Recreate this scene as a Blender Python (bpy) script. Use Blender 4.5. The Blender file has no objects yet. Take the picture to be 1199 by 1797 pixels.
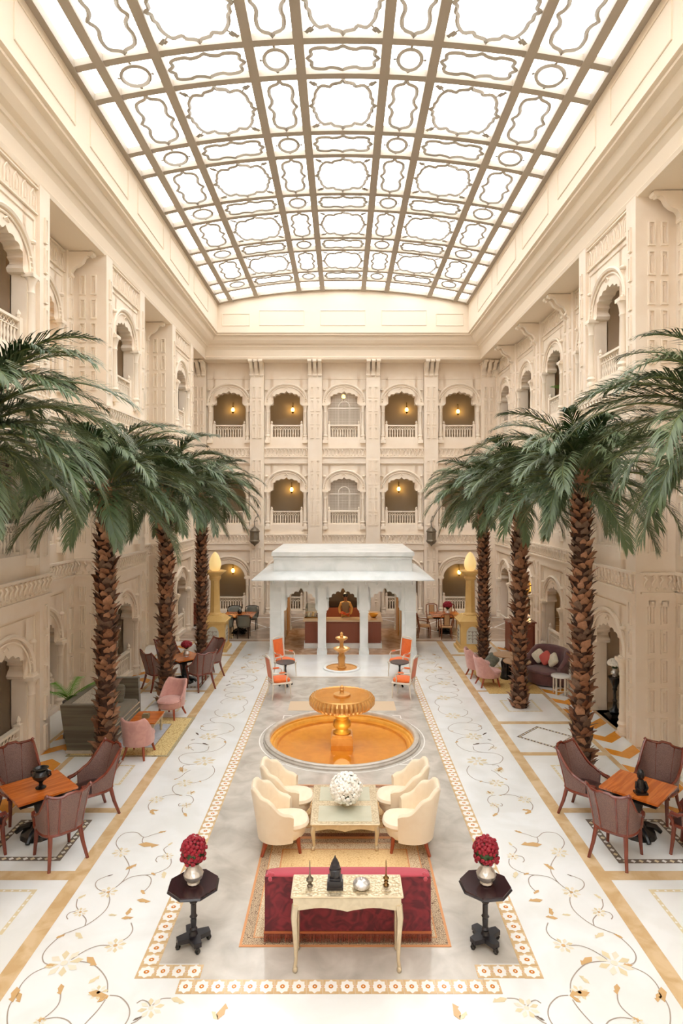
import bpy, bmesh, math, random
from mathutils import Vector, Matrix
random.seed(7)
C = bpy.data.collections.new('atrium'); bpy.context.scene.collection.children.link(C)
scene = bpy.context.scene
PI = math.pi
# ---------------------------------------------------------------- camera, sky, exposure
cam = bpy.data.objects.new('camera', bpy.data.cameras.new('camera')); C.objects.link(cam)
cam.location = (0, 0, 5); cam.rotation_euler = (PI/2, 0, 0)
cam.data.sensor_width = 36; cam.data.lens = 1091/1797*36
cam.data.shift_x = -2.5/1797; cam.data.shift_y = -17.5/1797
cam.data.clip_start = .05
scene.camera = cam
w = bpy.data.worlds.new('overcast_sky'); scene.world = w; w.use_nodes = True
bg = w.node_tree.nodes['Background']; bg.inputs[0].default_value = (.975, .98, 1.0, 1); bg.inputs[1].default_value = 6.1
scene.view_settings.view_transform = 'Standard'; scene.view_settings.look = 'None'
scene.view_settings.gamma = 1; scene.view_settings.use_curve_mapping = False
scene.view_settings.exposure = 0.0
scene.cycles.max_bounces = 8; scene.cycles.diffuse_bounces = 6; scene.cycles.transparent_max_bounces = 12

# ---------------------------------------------------------------- helpers
def srgb(r, g, b):
    f = lambda c: (c/12.92 if c <= .04045 else ((c+.055)/1.055)**2.4)
    return (f(r/255), f(g/255), f(b/255), 1)
def mat(name, col, rough=.5, metal=0, col2=None, scale=6, amt=.5, bump=0, kind='noise', emit=None, estr=0, stretch=(1,1,1), bscale=None, spec=.5, sheen=0, detail=4, c0=.4, c1=.6, coat=0):
    m = bpy.data.materials.new(name); m.use_nodes = True
    nt = m.node_tree; N = nt.nodes; L = nt.links; b = N['Principled BSDF']
    b.inputs['Roughness'].default_value = rough; b.inputs['Metallic'].default_value = metal
    b.inputs['Specular IOR Level'].default_value = spec
    b.inputs['Base Color'].default_value = srgb(*col)
    if sheen: b.inputs['Sheen Weight'].default_value = sheen
    if coat: b.inputs['Coat Weight'].default_value = coat
    if emit: b.inputs['Emission Color'].default_value = srgb(*emit); b.inputs['Emission Strength'].default_value = estr
    if col2 or bump:
        tc = N.new('ShaderNodeTexCoord'); mp = N.new('ShaderNodeMapping'); L.new(tc.outputs['Object'], mp.inputs[0]); mp.inputs['Scale'].default_value = stretch
        def tex(s):
            if kind == 'voronoi':
                t = N.new('ShaderNodeTexVoronoi'); t.inputs['Scale'].default_value = s; o = t.outputs['Distance']
            elif kind == 'edge':
                t = N.new('ShaderNodeTexVoronoi'); t.feature = 'DISTANCE_TO_EDGE'; t.inputs['Scale'].default_value = s; o = t.outputs['Distance']
            elif kind == 'wave':
                t = N.new('ShaderNodeTexWave'); t.inputs['Scale'].default_value = s; t.inputs['Distortion'].default_value = 3; t.inputs['Detail'].default_value = 3; o = t.outputs['Fac']
            elif kind == 'damask':
                t = N.new('ShaderNodeTexNoise'); t.inputs['Scale'].default_value = s; t.inputs['Detail'].default_value = 1; t.inputs['Distortion'].default_value = 2.5; o = t.outputs['Fac']
            else:
                t = N.new('ShaderNodeTexNoise'); t.inputs['Scale'].default_value = s; t.inputs['Detail'].default_value = detail; t.inputs['Distortion'].default_value = .6; o = t.outputs['Fac']
            L.new(mp.outputs[0], t.inputs['Vector']); return o
        if col2:
            o = tex(scale); r = N.new('ShaderNodeValToRGB'); L.new(o, r.inputs[0])
            r.color_ramp.elements[0].position = c0; r.color_ramp.elements[1].position = c1
            a, c = srgb(*col), srgb(*col2)
            r.color_ramp.elements[0].color = a; r.color_ramp.elements[1].color = tuple(a[i]*(1-amt)+c[i]*amt for i in range(3))+(1,)
            L.new(r.outputs[0], b.inputs['Base Color'])
        if bump:
            o = tex(bscale or scale); bn = N.new('ShaderNodeBump'); bn.inputs['Strength'].default_value = bump; bn.inputs['Distance'].default_value = .02
            L.new(o, bn.inputs['Height']); L.new(bn.outputs[0], b.inputs['Normal'])
    return m

class MB:
    def __init__(s, m=None): s.v = []; s.f = []; s.mi = []; s.m = m; s.sm = []
    def add(s, V, Fs, m=None, smooth=True):
        o = len(s.v); s.v += [tuple(p) for p in V]
        for f in Fs: s.f.append([i+o for i in f]); s.mi.append(m or s.m); s.sm.append(smooth)
        return s
    def box(s, x, y, z, sx, sy, sz, rz=0, m=None, top=1.0, topy=None):
        """centre x,y and bottom z; full sizes; top = taper of the top face"""
        ty = top if topy is None else topy; V = []
        for zz, k, ky in ((z, 1, 1), (z+sz, top, ty)):
            for a, b in ((-1,-1),(1,-1),(1,1),(-1,1)):
                px, py = a*sx/2*k, b*sy/2*ky
                V.append((x+px*math.cos(rz)-py*math.sin(rz), y+px*math.sin(rz)+py*math.cos(rz), zz))
        return s.add(V, [(0,3,2,1),(4,5,6,7),(0,1,5,4),(1,2,6,5),(2,3,7,6),(3,0,4,7)], m)
    def bx(s, x0, x1, y0, y1, z0, z1, m=None): return s.box((x0+x1)/2, (y0+y1)/2, z0, x1-x0, y1-y0, z1-z0, 0, m)
    def lathe(s, prof, x=0, y=0, n=16, m=None, sx=1, sy=1, flute=0, cap=True, z=0):
        V = []; F = []; k = len(prof)
        for r, zz in prof:
            for i in range(n):
                a = 2*PI*i/n; rr = r*(1+(flute if i % 2 else 0)); V.append((x+rr*math.cos(a)*sx, y+rr*math.sin(a)*sy, z+zz))
        for j in range(k-1):
            for i in range(n):
                i2 = (i+1) % n; F.append((j*n+i, j*n+i2, (j+1)*n+i2, (j+1)*n+i))
        if cap:
            if prof[0][0] > 1e-5: F.append(tuple(reversed(range(n))))
            if prof[-1][0] > 1e-5: F.append(tuple((k-1)*n+i for i in range(n)))
        return s.add(V, F, m)
    def tube(s, pts, r, n=8, m=None, closed=False, ry=None):
        P = [Vector(p) for p in pts]; k = len(P); R = r if isinstance(r, (list, tuple)) else [r]*k
        V = []; F = []; up = Vector((0, 0, 1)); prev = None
        for i in range(k):
            if closed: t = P[(i+1) % k]-P[i-1]
            else: t = P[min(i+1, k-1)]-P[max(i-1, 0)]
            if t.length < 1e-9: t = Vector((0, 0, 1))
            t.normalize()
            if prev is None:
                ref = up if abs(t.z) < .9 else Vector((1, 0, 0)); a = t.cross(ref).normalized()
            else:
                a = prev-t*prev.dot(t); a = a.normalized() if a.length > 1e-6 else t.orthogonal().normalized()
            prev = a; b = t.cross(a)
            for j in range(n):
                th = 2*PI*j/n; V.append(P[i]+a*R[i]*math.cos(th)+b*(ry if ry else R[i])*math.sin(th))
        for i in range(k if closed else k-1):
            for j in range(n):
                j2 = (j+1) % n; i2 = (i+1) % k; F.append((i*n+j, i*n+j2, i2*n+j2, i2*n+j))
        if not closed: F.append(tuple(reversed(range(n)))); F.append(tuple((k-1)*n+j for j in range(n)))
        return s.add(V, F, m)
    def prism(s, poly, z0, z1, m=None, M=None):
        """poly in xy extruded in z; M maps"""
        n = len(poly); V = [Vector((p[0], p[1], z0)) for p in poly]+[Vector((p[0], p[1], z1)) for p in poly]
        if M: V = [M @ v for v in V]
        F = [tuple(reversed(range(n))), tuple(range(n, 2*n))]+[(i, (i+1) % n, (i+1) % n+n, i+n) for i in range(n)]
        return s.add(V, F, m)
    def grid(s, fn, nu, nv, m=None, cu=False, cv=False):
        V = [fn(i/(nu if cu else nu-1), j/(nv if cv else nv-1)) for i in range(nu) for j in range(nv)]; F = []
        for i in range(nu if cu else nu-1):
            for j in range(nv if cv else nv-1):
                i2 = (i+1) % nu; j2 = (j+1) % nv; F.append((i*nv+j, i2*nv+j, i2*nv+j2, i*nv+j2))
        return s.add(V, F, m)
    def pillow(s, x, y, z, sx, sy, sz, e=.45, m=None, rot=None, nu=16, nv=9):
        """rounded cushion, z = centre"""
        def pw(c): return math.copysign(abs(c)**e, c)
        R = rot or Matrix.Identity(3)
        def fn(u, v):
            a = u*2*PI; b = (v-.5)*PI; cb = pw(math.cos(b)) if e < 1 else math.cos(b)
            p = R @ Vector((sx/2*pw(math.cos(a))*cb, sy/2*pw(math.sin(a))*cb, sz/2*math.copysign(abs(math.sin(b))**.8, math.sin(b)))); return (x+p.x, y+p.y, z+p.z)
        return s.grid(fn, nu, nv, m, cu=True)
    def ribbon(s, pts, wd, z, m=None, h=None):
        n = len(pts); V = []
        for i in range(n):
            t = Vector(pts[min(i+1, n-1)])-Vector(pts[max(i-1, 0)]); t = t.normalized() if t.length > 1e-9 else Vector((1, 0)); a = Vector((-t.y, t.x))
            ww = wd[i] if isinstance(wd, (list, tuple)) else wd
            V += [(pts[i][0]+a.x*ww/2, pts[i][1]+a.y*ww/2, z), (pts[i][0]-a.x*ww/2, pts[i][1]-a.y*ww/2, z)]
        return s.add(V, [(2*i, 2*i+1, 2*i+3, 2*i+2) for i in range(n-1)], m, False)
    def flat(s, poly, z, m=None): return s.add([(p[0], p[1], z) for p in poly], [tuple(range(len(poly)))], m, False)
    def xf(s, M):
        s.v = [tuple(M @ Vector(p)) for p in s.v]; return s
    def mesh(s, name):
        me = bpy.data.meshes.new(name); me.from_pydata(s.v, [], s.f); ms = []
        for m in s.mi:
            if m not in ms: ms.append(m)
        for m in ms: me.materials.append(m)
        me.polygons.foreach_set('material_index', [ms.index(m) for m in s.mi]); me.polygons.foreach_set('use_smooth', s.sm)
        me.update(); me.set_sharp_from_angle(angle=math.radians(38)); return me
    def build(s, name, parent=None, loc=None, rz=0, **kw): return place(s.mesh(name), name, parent, loc, rz, **kw)
def place(me, name, parent=None, loc=None, rz=0, rot=None, scale=None, **kw):
    o = bpy.data.objects.new(name, me); C.objects.link(o)
    if parent: o.parent = parent
    if loc is not None: o.location = loc
    if rot: o.rotation_euler = rot
    elif rz: o.rotation_euler = (0, 0, rz)
    if scale: o.scale = scale
    for k, v in kw.items(): o[k] = v
    return o
def thing(name, label, cat, loc=(0, 0, 0), rz=0, group=None, kind=None):
    o = bpy.data.objects.new(name, None); C.objects.link(o); o.empty_display_size = .1
    o.location = loc; o.rotation_euler = (0, 0, rz); tag(o, label, cat, group, kind); return o
def tag(o, label, cat, group=None, kind=None):
    o['label'] = label; o['category'] = cat
    if group: o['group'] = group
    if kind: o['kind'] = kind
    return o
def dup(root, label, loc=None, rz=None, group=None):
    r = root.copy(); C.objects.link(r); r['label'] = label
    if loc is not None: r.location = loc
    if rz is not None: r.rotation_euler = (0, 0, rz)
    if group: r['group'] = group
    for ch in list(root.children):
        c = ch.copy(); C.objects.link(c); c.parent = r
        for g in list(ch.children):
            d = g.copy(); C.objects.link(d); d.parent = c
    return r
def arc(cx, cy, rx, ry, a0, a1, n): return [(cx+rx*math.cos(math.radians(a0+(a1-a0)*i/(n-1))), cy+ry*math.sin(math.radians(a0+(a1-a0)*i/(n-1)))) for i in range(n)]
def smooth_path(pts, k=5):
    P = [Vector(p) for p in pts]; out = []
    for i in range(len(P)-1):
        a, b, c, d = P[max(i-1, 0)], P[i], P[i+1], P[min(i+2, len(P)-1)]
        for j in range(k):
            t = j/k; out.append(.5*((2*b)+(c-a)*t+(2*a-5*b+4*c-d)*t*t+(3*b-a-3*c+d)*t**3))
    out.append(P[-1]); return out
def point_light(name, loc, energy, col, parent=None, r=.05):
    l = bpy.data.lights.new(name, 'POINT'); l.energy = energy; l.color = col; l.shadow_soft_size = r
    o = bpy.data.objects.new(name, l); C.objects.link(o); o.location = loc
    if parent: o.parent = parent
    return o

# ---------------------------------------------------------------- materials
PL = mat('cream_plaster', (241,228,211), .75, col2=(236,220,200), scale=1.5, amt=.6)
PLD = mat('carved_cream_stone', (240,227,209), .7)
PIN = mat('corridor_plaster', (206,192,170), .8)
SFT = mat('soffit_plaster', (240,226,206), .8)
WHM = mat('white_marble', (235,237,236), .13, col2=(225,226,222), scale=1.2, amt=.8, spec=.5)
GRM = mat('grey_marble', (206,200,190), .13, col2=(170,163,152), scale=2.4, amt=.85, c0=.35, c1=.7, detail=8)
TAN = mat('honey_marble', (217,190,150), .15, col2=(198,164,116), scale=3.5, amt=.8, detail=6)
BRM = mat('umber_marble', (176,156,138), .15, col2=(148,126,108), scale=2, amt=.8)
BGM = mat('beige_marble', (206,170,136), .14, col2=(168,124,90), scale=3, amt=.8, detail=6)
ORM = mat('orange_inlay', (228,152,50), .2, col2=(214,132,36), scale=5)
STM = mat('stem_inlay', (166,154,142), .25)
LFM = mat('leaf_inlay', (205,168,118), .2)
LF2 = mat('pale_leaf_inlay', (222,208,172), .2)
FLM = mat('petal_inlay', (231,222,202), .2)
DKM = mat('dark_inlay', (120,108,98), .2)
STW = mat('star_white', (238,236,230), .15)
STO = mat('star_orange', (204,128,52), .2)
PVM = mat('pavilion_marble', (235,237,235), .3, col2=(218,222,219), scale=1.8, amt=.8)
BRZ = mat('skylight_bar', (176,164,148), .6)
TRC = mat('tracery_bronze', (176,168,156), .5)
MAH = mat('mahogany', (126,58,42), .25, col2=(92,40,30), scale=7, stretch=(1,1,.3), amt=.7, coat=.3)
CANE = mat('dark_cane', (134,104,96), .4, col2=(98,70,64), scale=90, kind='voronoi', bump=.3)
DSEAT = mat('dark_leather', (58,32,28), .4)
OWOOD = mat('orange_wood', (206,112,42), .2, col2=(168,78,24), scale=4, stretch=(.4,5,1), amt=.8, coat=.3)
RDW = mat('red_brown_wood', (140,76,52), .4, col2=(118,58,40), scale=5, kind='wave', stretch=(3,1,.3), amt=.6)
DKW = mat('black_wood', (38,36,40), .3, col2=(58,52,54), scale=5)
BLK = mat('black_lacquer', (22,22,24), .25)
EBN = mat('ebony_red_wood', (52,28,30), .18, col2=(36,20,24), scale=5, kind='wave')
CRM = mat('cream_velvet', (238,222,196), .7, sheen=.3, col2=(232,212,182), scale=5, bump=.05, bscale=60)
TERR = mat('terracotta_leg', (150,66,36), .35)
PNK = mat('pink_velvet', (206,156,146), .8, sheen=.4, col2=(192,140,132), scale=9, amt=.7)
PUR = mat('plum_velvet', (112,76,78), .8, sheen=.4, col2=(92,60,64), scale=8)
GRN = mat('olive_velvet', (108,100,82), .7, sheen=.3, col2=(76,68,54), scale=3, stretch=(.15,.15,5), amt=.8)
GRL = mat('silver_brocade', (190,184,170), .6, col2=(160,154,142), scale=22, kind='voronoi')
REDV = mat('crimson_damask', (128,30,42), .7, sheen=.25, col2=(84,12,26), scale=5, kind='damask', amt=.95, c0=.36, c1=.62)
REDL = mat('rose_velvet', (178,66,80), .75, sheen=.3)
FRG = mat('rust_fringe', (140,62,42), .7, col2=(96,34,28), scale=60, stretch=(1,1,.05))
TRM = mat('orange_braid', (176,98,56), .6)
SIL = mat('silver_leaf', (222,208,178), .34, .6, col2=(182,162,126), scale=38, kind='voronoi', bump=.25, amt=.7)
SILP = mat('plain_silver_leaf', (220,206,178), .3, .6, col2=(200,184,154), scale=12)
SLV = mat('bright_silver', (214,210,204), .35, .7, bump=.3, bscale=25, kind='voronoi')
CTT = mat('table_glass_top', (206,206,186), .12, .2, col2=(190,190,168), scale=3)
ORV = mat('orange_velvet', (232,112,40), .7, sheen=.3, col2=(216,96,30), scale=8)
WHF = mat('silvered_frame', (226,218,204), .35, .2)
GLD = mat('gold_leaf', (238,186,80), .35, .4, col2=(222,166,62), scale=6)
GLB = mat('bronze_gold_basin', (222,168,98), .3, .3, col2=(204,146,74), scale=6)
BSN = mat('gilded_basin', (228,172,78), .32, .2, col2=(212,150,58), scale=6)
RIMG = mat('grey_stone_rim', (196,188,176), .25, col2=(172,162,150), scale=5)
OCH = mat('ochre_stone', (226,190,122), .5, col2=(216,176,104), scale=3)
EGG = mat('alabaster_lamp', (246,226,170), .4, emit=(255,214,140), estr=.55)
BULB = mat('lit_bulb', (255,220,150), .4, emit=(255,196,96), estr=9)
SHD = mat('lit_shade', (250,206,110), .6, emit=(255,190,80), estr=1.2)
BRS = mat('dark_brass', (120,88,48), .35, .8)
LNT = mat('lantern_metal', (128,118,102), .45, .6, bump=.4, bscale=30, kind='voronoi')
HSK = [mat('husk_a', (182,136,104), .7, col2=(134,90,64), scale=18), mat('husk_b', (160,112,82), .75, col2=(112,74,52), scale=18), mat('husk_c', (132,106,88), .8, col2=(86,66,54), scale=18)]
TRK = mat('trunk_fibre', (86,58,42), .9, col2=(40,26,20), scale=20, bump=.6)
FRD = [mat('frond_a', (82,100,62), .45, col2=(52,70,40), scale=3), mat('frond_b', (104,118,82), .45, col2=(68,86,54), scale=3), mat('frond_c', (60,84,42), .45, col2=(38,58,28), scale=3)]
RCH = mat('rachis', (104,112,66), .5)
LEAF = mat('bright_leaf', (104,156,58), .5)
RFL = mat('red_petals', (150,14,36), .6, col2=(98,6,24), scale=20)
GLF = mat('dark_leaf', (44,74,34), .6)
WFL = mat('white_petals', (246,244,236), .6)
CER = mat('greyed_rug', (176,178,184), .9, col2=(150,154,166), scale=14)
RGG = mat('rug_gold_figured', (206,182,126), .9, col2=(150,118,76), scale=16, kind='edge', c0=.02, c1=.1, amt=-.0)
SKIN = mat('skin', (168,112,82), .6); HAIR = mat('black_hair', (24,20,18), .5)
TUN = mat('yellow_tunic', (220,170,96), .8); VST = mat('grey_waistcoat', (158,134,108), .8)
def figured(name, base, ink, s, th=.06):
    m = mat(name, ink, .9, col2=base, scale=s, kind='edge', amt=1, c0=th*.6, c1=th); return m
RG_CREAM = figured('rug_cream_figured', (224,206,172), (164,120,84), 34)
RG_DARK = figured('rug_dark_figured', (200,176,144), (104,72,56), 44, .08)
RG_PEACH = mat('rug_peach', (212,152,104), .9); RG_GOLD = figured('rug_gold_field', (226,194,140), (196,152,100), 24, .04)
RG_BRN = figured('rug_brown_figured', (158,116,88), (104,66,50), 42, .09)
def glass(name, col=(255,255,255), gl=.08):
    m = bpy.data.materials.new(name); m.use_nodes = True; nt = m.node_tree; N = nt.nodes; N.remove(N['Principled BSDF'])
    t = N.new('ShaderNodeBsdfTransparent'); t.inputs[0].default_value = srgb(*col); g = N.new('ShaderNodeBsdfGlossy'); g.inputs['Roughness'].default_value = .08
    x = N.new('ShaderNodeMixShader'); x.inputs[0].default_value = gl; nt.links.new(t.outputs[0], x.inputs[1]); nt.links.new(g.outputs[0], x.inputs[2]); nt.links.new(x.outputs[0], N['Material Output'].inputs[0]); return m
GLS = glass('thin_glass', (236,240,236), .1); SKG = glass('skylight_glass', (250,250,248), .03); WTR = glass('pool_water', (252,238,204), .1)
# ================================================================= THE SETTING
XB, XR, XC = 6.05, 6.87, 9.4          # bay face, recess face, corridor wall
YB = 27.85                            # back wall face
PITCH = 3.035
EDGE = [24.8-PITCH*i for i in range(9)]   # 24.8, 21.8, 18.7, 15.7, 12.7, 9.6, 6.6, 3.6, .5
LEV = [0, 3.86, 7.72]
def rotside(side): return {'left': PI/2, 'right': -PI/2, 'back': 0}[side]

def opening():
    P = [(-.75, 1.63), (-.64, 1.64), (-.60, 1.70), (-.64, 1.76)]
    n = 9; a, b = .66, .38
    for k in range(n):
        t0 = PI-PI*k/n; t1 = PI-PI*(k+1)/n
        for j in range(5):
            if k and j == 0: continue
            t = t0+(t1-t0)*j/4; bulge = 1+.11*math.sin(PI*j/4) if 0 < j < 4 else 1
            P.append((a*math.cos(t)*bulge, 1.78+b*math.sin(t)*bulge+(.05 if k == 4 and j == 2 else 0)))
    P += [(-x, z) for x, z in reversed(P[:4])][1:]
    return P
def smooth_opening():
    return [(-.75, 1.58)]+[(.72*math.cos(PI-PI*i/16), 1.58+.66*math.sin(PI*i/16)) for i in range(17)]+[(.75, 1.58)]
def field_mesh(w, zb, zt, sill, curve, depth=.32, m=PL, base=True):
    """wall field with a cusped opening, front on local y=0 facing -y"""
    b = MB(m); h = w/2; c = curve
    q = lambda x0, z0, x1, z1: b.add([(x0,0,z0),(x1,0,z0),(x1,0,z1),(x0,0,z1)], [(0,1,2,3)])
    q(-h, zb, c[0][0], zt); q(c[-1][0], zb, h, zt)
    if sill > zb: q(c[0][0], zb, c[-1][0], sill)
    for (x0, z0), (x1, z1) in zip(c, c[1:]):
        if abs(x1-x0) > 1e-6: b.add([(x0,0,z0),(x1,0,z1),(x1,0,zt),(x0,0,zt)], [(0,1,2,3)])
    out = [(c[0][0], sill)]+c+[(c[-1][0], sill)]
    for (x0, z0), (x1, z1) in zip(out, out[1:]+out[:1]): b.add([(x0,0,z0),(x1,0,z1),(x1,depth,z1),(x0,depth,z0)], [(0,1,2,3)], None, False)
    for (x0, z0), (x1, z1) in zip(c, c[1:]):
        if abs(x1-x0) > 1e-6: b.add([(x0,depth,z0),(x1,depth,z1),(x1,depth,zt),(x0,depth,zt)], [(3,2,1,0)])
    b.bx(-h, c[0][0], depth-.02, depth, zb, zt); b.bx(c[-1][0], h, depth-.02, depth, zb, zt)
    return b
def hood_mesh():
    b = MB(PLD)
    for rx, rz, r, y in ((.95, .84, .05, -.03), (.84, .73, .022, -.02)):
        b.tube([(x, y, z) for x, z in arc(0, 1.72, rx, rz, -4, 184, 25)], r, 6)
    for s in (-1, 1):
        b.lathe([(.001,-.05),(.06,-.03),(.075,0),(.06,.03),(.001,.06)], s*.88, -.05, 8, z=2.3); b.box(s*.88, -.04, 1.62, .2, .12, .08)
        for k in range(4): b.lathe([(.001,-.03),(.035,-.015),(.035,.015),(.001,.03)], s*.86, -.02, 6, z=1.8+.1*k)
    b.tube([(-.09,-.02,2.33),(0,-.03,2.4),(.09,-.02,2.33)], .015, 5)
    b.tube([(x,-.01,z) for x, z in ((-1,.0),(-1,2.78),(1,2.78),(1,.0))], .018, 4)
    return b.mesh('hood_moulding')
def column_mesh():
    b = MB(PLD); b.box(0, 0, -.1, .24, .22, .14); b.lathe([(.11,.04),(.12,.1),(.09,.16),(.12,.22),(.085,.28),(.1,.34),(.075,.42),(.085,.46),(.08,.5),(.068,1.25),(.085,1.28),(.07,1.32),(.08,1.4),(.1,1.5),(.13,1.56),(.13,1.6)], 0, 0, 12, flute=-.04)
    b.box(0, 0, 1.56, .27, .24, .08); return b.mesh('column')
def rail_mesh(wd=1.34):
    b = MB(PLD); h = wd/2
    b.bx(-h, h, -.05, .05, .14, .2); b.bx(-h, h, -.055, .055, .69, .74); b.bx(-h, h, -.03, .03, .545, .565)
    for s in (-1, 1):
        b.box(s*h, 0, .1, .12, .13, .68); b.lathe([(.05,0),(.03,.03),(.05,.06),(.045,.1),(.001,.16)], s*h, 0, 8, z=.78)
    n = 10
    for k in range(n):
        x = -h+.1+(wd-.2)*(k+.5)/n
        b.tube([(x-.055, 0, .57), (x, 0, .63), (x+.055, 0, .57)], .012, 4); b.tube([(x-.055, 0, .69), (x, 0, .63), (x+.055, 0, .69)], .012, 4)
    b.bx(-h-.1, h+.1, -.02, .16, -.02, .14)
    for x0, x1 in ((-h, -.05), (.05, h)): b.tube([(x0+.05,-.03,-.22),(x1-.05,-.03,-.22),(x1-.05,-.03,.06),(x0+.05,-.03,.06)], .014, 4, closed=True)
    return b.mesh('balustrade')
def baluster_mesh():
    b = MB(PLD); b.lathe([(.022,.2),(.03,.23),(.018,.27),(.034,.36),(.02,.46),(.03,.5),(.022,.55)], 0, 0, 7); return b.mesh('baluster')
def panel_mesh(wd, ht):
    b = MB(PLD); h = wd/2; t = .03; d = .045
    for x0, x1, z0, z1 in ((-h, h, 0, t), (-h, h, ht-t, ht), (-h, -h+t, t, ht-t), (h-t, h, t, ht-t)): b.bx(x0, x1, -d, .01, z0, z1)
    b.bx(-h+.065, h-.065, -.018, .01, .06, ht-.09) if wd > .12 else None
    b.lathe([(.001,-.02),(.02,0),(.001,.02)], 0, -.012, 5, z=ht-.1); return b.mesh('panel')
def frieze_mesh(wd):
    b = MB(PLD); n = int(wd/.16); h = wd/2
    b.bx(-h, h, -.07, .02, .37, .42); b.bx(-h, h, -.05, .02, -.02, .02)
    for k in range(n):
        x = -h+wd*(k+.5)/n
        b.tube([(x-.02,-.05,.35),(x+.025,-.06,.28),(x-.02,-.04,.2),(x,-.02,.12)], [.03,.026,.022,.012], 5)
        b.lathe([(.001,-.045),(.035,0),(.001,.045)], x+wd/n/2 if k < n-1 else x, -.015, 5, z=.08)
    return b.mesh('frieze')
def niche_frieze_mesh(wd):
    b = MB(PLD); n = int(wd/.3); h = wd/2
    b.bx(-h, h, -.03, .02, 0, .03); b.bx(-h, h, -.04, .02, .5, .53)
    for k in range(n):
        x = -h+wd*(k+.5)/n; s = wd/n*.33
        b.tube([(x-s,-.01,.06),(x-s,-.01,.33),(x-s*.5,-.01,.4),(x,-.01,.45),(x+s*.5,-.01,.4),(x+s,-.01,.33),(x+s,-.01,.06)], .015, 4)
        b.tube([(x,-.01,.12),(x,-.015,.3)], .02, 4)
    return b.mesh('niche_frieze')
def console_mesh():
    """curled bracket under the soffit, projecting to -y, top at z=0"""
    b = MB(PLD); P = [(0,0),(-.62,0),(-.66,-.06),(-.6,-.13),(-.52,-.1),(-.46,-.14),(-.4,-.26),(-.3,-.34),(-.2,-.38),(-.12,-.5),(-.1,-.62),(-.03,-.7),(0,-.7)]
    b.prism(P, -.07, .07, M=Matrix(((0,0,1,0),(1,0,0,0),(0,1,0,0),(0,0,0,1)))); b.tube([(-.09,-.63,-.05),(.09,-.63,-.05)], .055, 8); b.tube([(-.09,-.1,-.57),(.09,-.1,-.57)], .05, 8)
    return b.mesh('console_bracket')
HOOD = hood_mesh(); COL = column_mesh(); RAIL = rail_mesh(); BAL = baluster_mesh()
PNL = panel_mesh(.15, .5); PNS = panel_mesh(.11, .5); CONS = console_mesh()
CUSP = opening(); SMTH = smooth_opening()
FIELD = {}
for k, cv, wd in (('side', CUSP, 2.2), ('back', CUSP, 2.0), ('back0', SMTH, 2.0)):
    FIELD[k] = field_mesh(wd, -.33, 2.9, .14, cv).mesh('arch_field')
FIELD['side0'] = field_mesh(2.2, -.02, 2.9, .0, CUSP).mesh('arch_field')
FR_S = frieze_mesh(3.03); FR_B = frieze_mesh(1.95); FR_E = frieze_mesh(.82); NF = niche_frieze_mesh(2.2)
FRAME_BACK = FIELD['back']

class Wall:
    def __init__(s, side, label):
        s.side = side; s.rz = rotside(side); s.b = MB(PL); s.root = None; s.kids = []; s.label = label
    def M(s, u, plane):
        """u runs along the wall (world y for the sides, world x for the back)"""
        if s.side == 'left': return (-plane, u, 0)
        if s.side == 'right': return (plane, u, 0)
        return (u, plane, 0)
    def put(s, me, name, u, plane, z, n=0, **kw):
        """n = distance out of the wall"""
        x, y, _ = s.M(u, plane-n if s.side != 'back' else plane-n); s.kids.append((me, name, (x, y, z), s.rz, kw))
    def slab(s, u0, u1, p0, p1, z0, z1, m=None):
        a = s.M(u0, p0); c = s.M(u1, p1); s.b.bx(min(a[0], c[0]), max(a[0], c[0]), min(a[1], c[1]), max(a[1], c[1]), z0, z1, m)
    def finish(s, cat='wall'):
        root = s.b.build('wall_'+s.side, kind='structure'); root['label'] = s.label; root['category'] = cat
        for me, name, loc, rz, kw in s.kids:
            o = place(me, name, root, loc, rz); kw = dict(kw); bal = kw.pop('bal', None)
            for k, v in kw.items(): o[k] = v
            if bal:
                if bal == 'each':
                    for k in range(10): place(BAL, 'baluster', o, (-.57+1.14*(k+.5)/10, 0, 0))
                else: place(BALSET, 'balusters', o, (0, 0, 0))
        s.root = root; return root
bs = MB(PLD)
for k in range(10): bs.lathe([(.022,.2),(.03,.23),(.018,.27),(.034,.36),(.02,.46),(.03,.5),(.022,.55)], -.57+1.14*(k+.5)/10, 0, 6)
BALSET = bs.mesh('balusters')
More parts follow.
